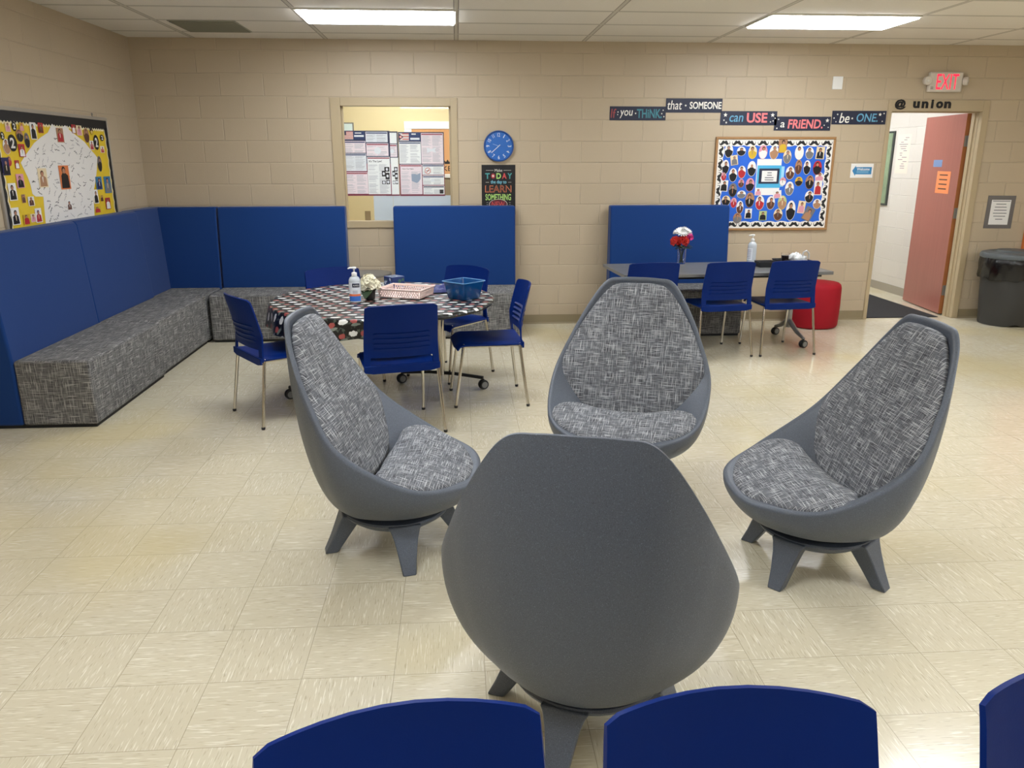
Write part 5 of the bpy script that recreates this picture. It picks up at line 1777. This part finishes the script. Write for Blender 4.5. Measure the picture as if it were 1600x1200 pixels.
def extraC(P, X, Z):
    P.rect(X(740), Z(200), X(1015), Z(95), 0.0009, 1)
    P.rect(X(745), Z(195), X(872), Z(105), 0.0012, 11)
    for k in range(3):
        P.rect(X(790), Z(118 + k * 33), X(872), Z(105 + k * 33), 0.0014, 10)
    P.poly([(X(745), Z(195)), (X(805), Z(150)), (X(745), Z(105))], 0.0016, 3)
    P.poly(ellipse(X(768), Z(150), 0.014, 0.014, 16), 0.0018, 10); P.poly(ellipse(X(768), Z(150), 0.007, 0.007, 16), 0.002, 11)
    P.rect(X(905), Z(122), X(960), Z(108), 0.0012, 0); P.rect(X(890), Z(185), X(1005), Z(160), 0.0012, 8)
    P.rect(X(765), Z(570), X(1010), Z(525), 0.0011, 9)
    P.text('Know Your Rights', X(848), Z(545), 0.014, 0.0014, 6, 0.11, 0.015)
    P.poly([(X(888), Z(610)), (X(930), Z(606)), (X(960), Z(615)), (X(1004), Z(592)), (X(1004), Z(665)), (X(985), Z(700)), (X(955), Z(722)), (X(920), Z(708)), (X(890), Z(695))][::-1], 0.0014, 7)
    P.poly(ellipse(X(1098), Z(568), 0.03, 0.03, 24), 0.0012, 10); P.poly(ellipse(X(1098), Z(568), 0.024, 0.024, 24), 0.0014, 0)
    P.rect(X(1075), Z(572), X(1120), Z(564), 0.0016, 6)
    P.poly([(X(1078), Z(586)), (X(1084), Z(592)), (X(1120), Z(552)), (X(1113), Z(546))], 0.0018, 10)
    P.poly([(X(1095), Z(345)), (X(1095), Z(280)), (X(1150), Z(300)), (X(1210), Z(280)), (X(1195), Z(312)), (X(1212), Z(345)), (X(1150), Z(325))][::-1], 0.0012, 8)
    P.poly(ellipse(X(1155), Z(690), 0.02, 0.016, 18), 0.0012, 8)
    P.rect(X(1243), Z(855), X(1292), Z(805), 0.0014, 6)


lawposter("labor law poster in the window with a US flag and It's The Law heading", 30, 75, 632, 880,
          [(45, 200, 325, 345, 1, 9), (48, 355, 328, 570, 1, 8), (52, 585, 335, 855, 2, 9), (332, 88, 605, 215, 1, 8), (335, 228, 610, 383, 2, 9), (338, 395, 622, 860, 2, 0)], GY, extraA)
lawposter('strip of a labor law poster peeking out between the two full posters in the window', 560, 82, 732, 882,
          [(612, 98, 718, 230, None, 0), (615, 240, 718, 395, 2, 9), (622, 405, 726, 865, None, 0)], GY + 0.004, extraB)
lawposter('labor law poster in the window with an Ohio flag and a no smoking symbol', 737, 90, 1312, 885,
          [(745, 210, 1018, 480, 1, 0), (750, 490, 1022, 862, 2, 9), (1024, 103, 1300, 480, 2, 9), (1030, 490, 1303, 618, 1, 0), (1032, 628, 1303, 745, 1, 0), (1034, 755, 1304, 865, 3, 0)], GY, extraC)
for lab, a, b_ in (('plain white paper sheet hanging below the posters in the window, left one', 395, 641), ('wide plain white paper sheet hanging below the posters in the window, right one', 644, 1412)):
    m = MB(); m.span((SX(a), 0, WZ0 + 0.006), (SX(b_), 0.0008, SZ(878)))
    o = m.build('paper_sheet', PAPER_THIN, loc=(0, GY + 0.006, 0))
    tag(o, lab, 'paper', 'white sheets in the office window')

# office furniture seen through the window
t = thing('picture_frame', 'pale framed picture on the cream office wall, seen at the left edge of the window', 'picture', (-1.56, OY, 1.86))
m = MB(); m.span((-0.30, -0.02, -0.24), (0.30, -0.001, 0.235)); m.build('frame', mat('grey_frame', srgb(128, 124, 112), 0.4), t)
m = MB(); m.span((-0.285, -0.022, -0.225), (0.285, -0.0195, 0.22)); m.build('print', mat('pale_print', srgb(212, 226, 220), 0.3), t)
m = MB(); m.span((-0.036, -0.008, -0.058), (0.036, -0.0005, 0.058))
tag(m.build('outlet_plate', mat('tan_plate', srgb(150, 130, 96), 0.5), loc=(-1.14, OY, 0.965), bevel=0.002), 'small tan outlet plate on the cream office wall below the posters', 'outlet')
t = thing('cabinet', 'taupe cabinet with a white top in the office, right edge of the window', 'cabinet', (0.14, 10.16, 0))
m = MB(); m.span((-0.36, -0.17, 0), (0.36, 0.17, 1.44)); m.build('body', mat('taupe_laminate', srgb(140, 122, 96), 0.5), t, bevel=0.003)
m = MB(); m.span((-0.38, -0.19, 1.44), (0.38, 0.19, 1.478)); m.build('top', M_WPAINT, t, bevel=0.003)
for s in (-1, 1):
    m = MB(); m.span((s * 0.178 - 0.172, -0.186, 0.06), (s * 0.178 + 0.172, -0.171, 1.42)); d_ = m.build('door', mat('taupe_laminate_door', srgb(150, 132, 104), 0.5), t, bevel=0.003)
    m = MB(); m.tube([(s * 0.03, -0.197, 0.7), (s * 0.03, -0.197, 0.82)], 0.006, 8); m.build('handle', M_SILVER, d_)
m = MB()
m.text('KEEP', (0.09, -0.0005, -0.055), U_, V_, 0.062, 0, 0.215, 0.01)
P = Plane(m, (0.045, -0.0005, 0), U_, V_)
P.poly([(-0.035, 0.0), (0.035, 0.0), (0.042, 0.045), (0.02, 0.025), (0.0, 0.055), (-0.02, 0.025), (-0.042, 0.045)], 0.0, 0)
tag(m.build('crown_lettering', M_LET, loc=(-0.155, OY - 0.021, 1.60), uv=False), 'black crown and KEEP lettering on the orange office door', 'lettering')

# ---------------------------------------------------------------- corridor details
t = thing('green_board', 'green bulletin board seen edge-on on the corridor wall, left side of the doorway', 'bulletin board', (HX, 10.69, 1.54))
m = MB(); m.span((-0.022, -0.57, -0.46), (-0.001, 0.57, 0.46)); m.build('frame', mat('dark_frame', srgb(58, 62, 58), 0.5), t, bevel=0.003)
m = MB(); m.span((-0.026, -0.545, -0.435), (-0.0215, 0.545, 0.435)); m.build('panel', mat('green_board_cloth', srgb(124, 140, 110), 0.8, vary=0.3, bscale=14), t)
m = MB(); P = Plane(m, (-0.002, 0, 0), Vector((0, -1, 0)), V_)
P.rect(-0.155, -0.235, 0.14, 0.235, 0.0, 0)
rnd = random.Random(8)
for k in range(15):
    w = rnd.uniform(0.05, 0.2); x = rnd.uniform(-0.12, 0.1 - w)
    P.rect(x, 0.19 - k * 0.026, x + w, 0.197 - k * 0.026, 0.0006, 1)
tag(m.build('paper_notice', [mat('warm_paper', srgb(222, 206, 190), 0.8), mat('ink_blue_grey', srgb(104, 96, 112), 0.7)], loc=(HX, 9.895, 1.72), uv=False), 'long handwritten paper notice taped to the pale corridor wall', 'notice')


def on_door(name, label, cat, y0, z0, y1, z1, m_, lines=0):
    m = MB(); m.span((-0.0012, y0, z0), (-0.0002, y1, z1), 0)
    for k in range(lines):
        zz = z1 - (k + 0.8) * (z1 - z0) / (lines + 0.8)
        m.span((-0.0018, y0 + 0.06, zz - 0.007), (-0.0013, y1 - 0.06, zz + 0.007), 1)
    o = m.build(name, [m_, mat('ink_brown', srgb(96, 62, 44), 0.7)], loc=hinge_p, uv=False)
    o.rotation_euler = (0, 0, math.radians(-6.5))
    tag(o, label, cat)


on_door('sticker_label', 'small faded blue sticker on the open salmon door', 'sticker', 0.40, 1.575, 0.60, 1.65, mat('faded_blue', srgb(112, 136, 176), 0.5))
on_door('orange_notice', 'orange paper notice with brown text taped to the open salmon door', 'notice', 0.17, 1.295, 0.475, 1.53, mat('orange_paper', srgb(232, 138, 84), 0.7), 4)
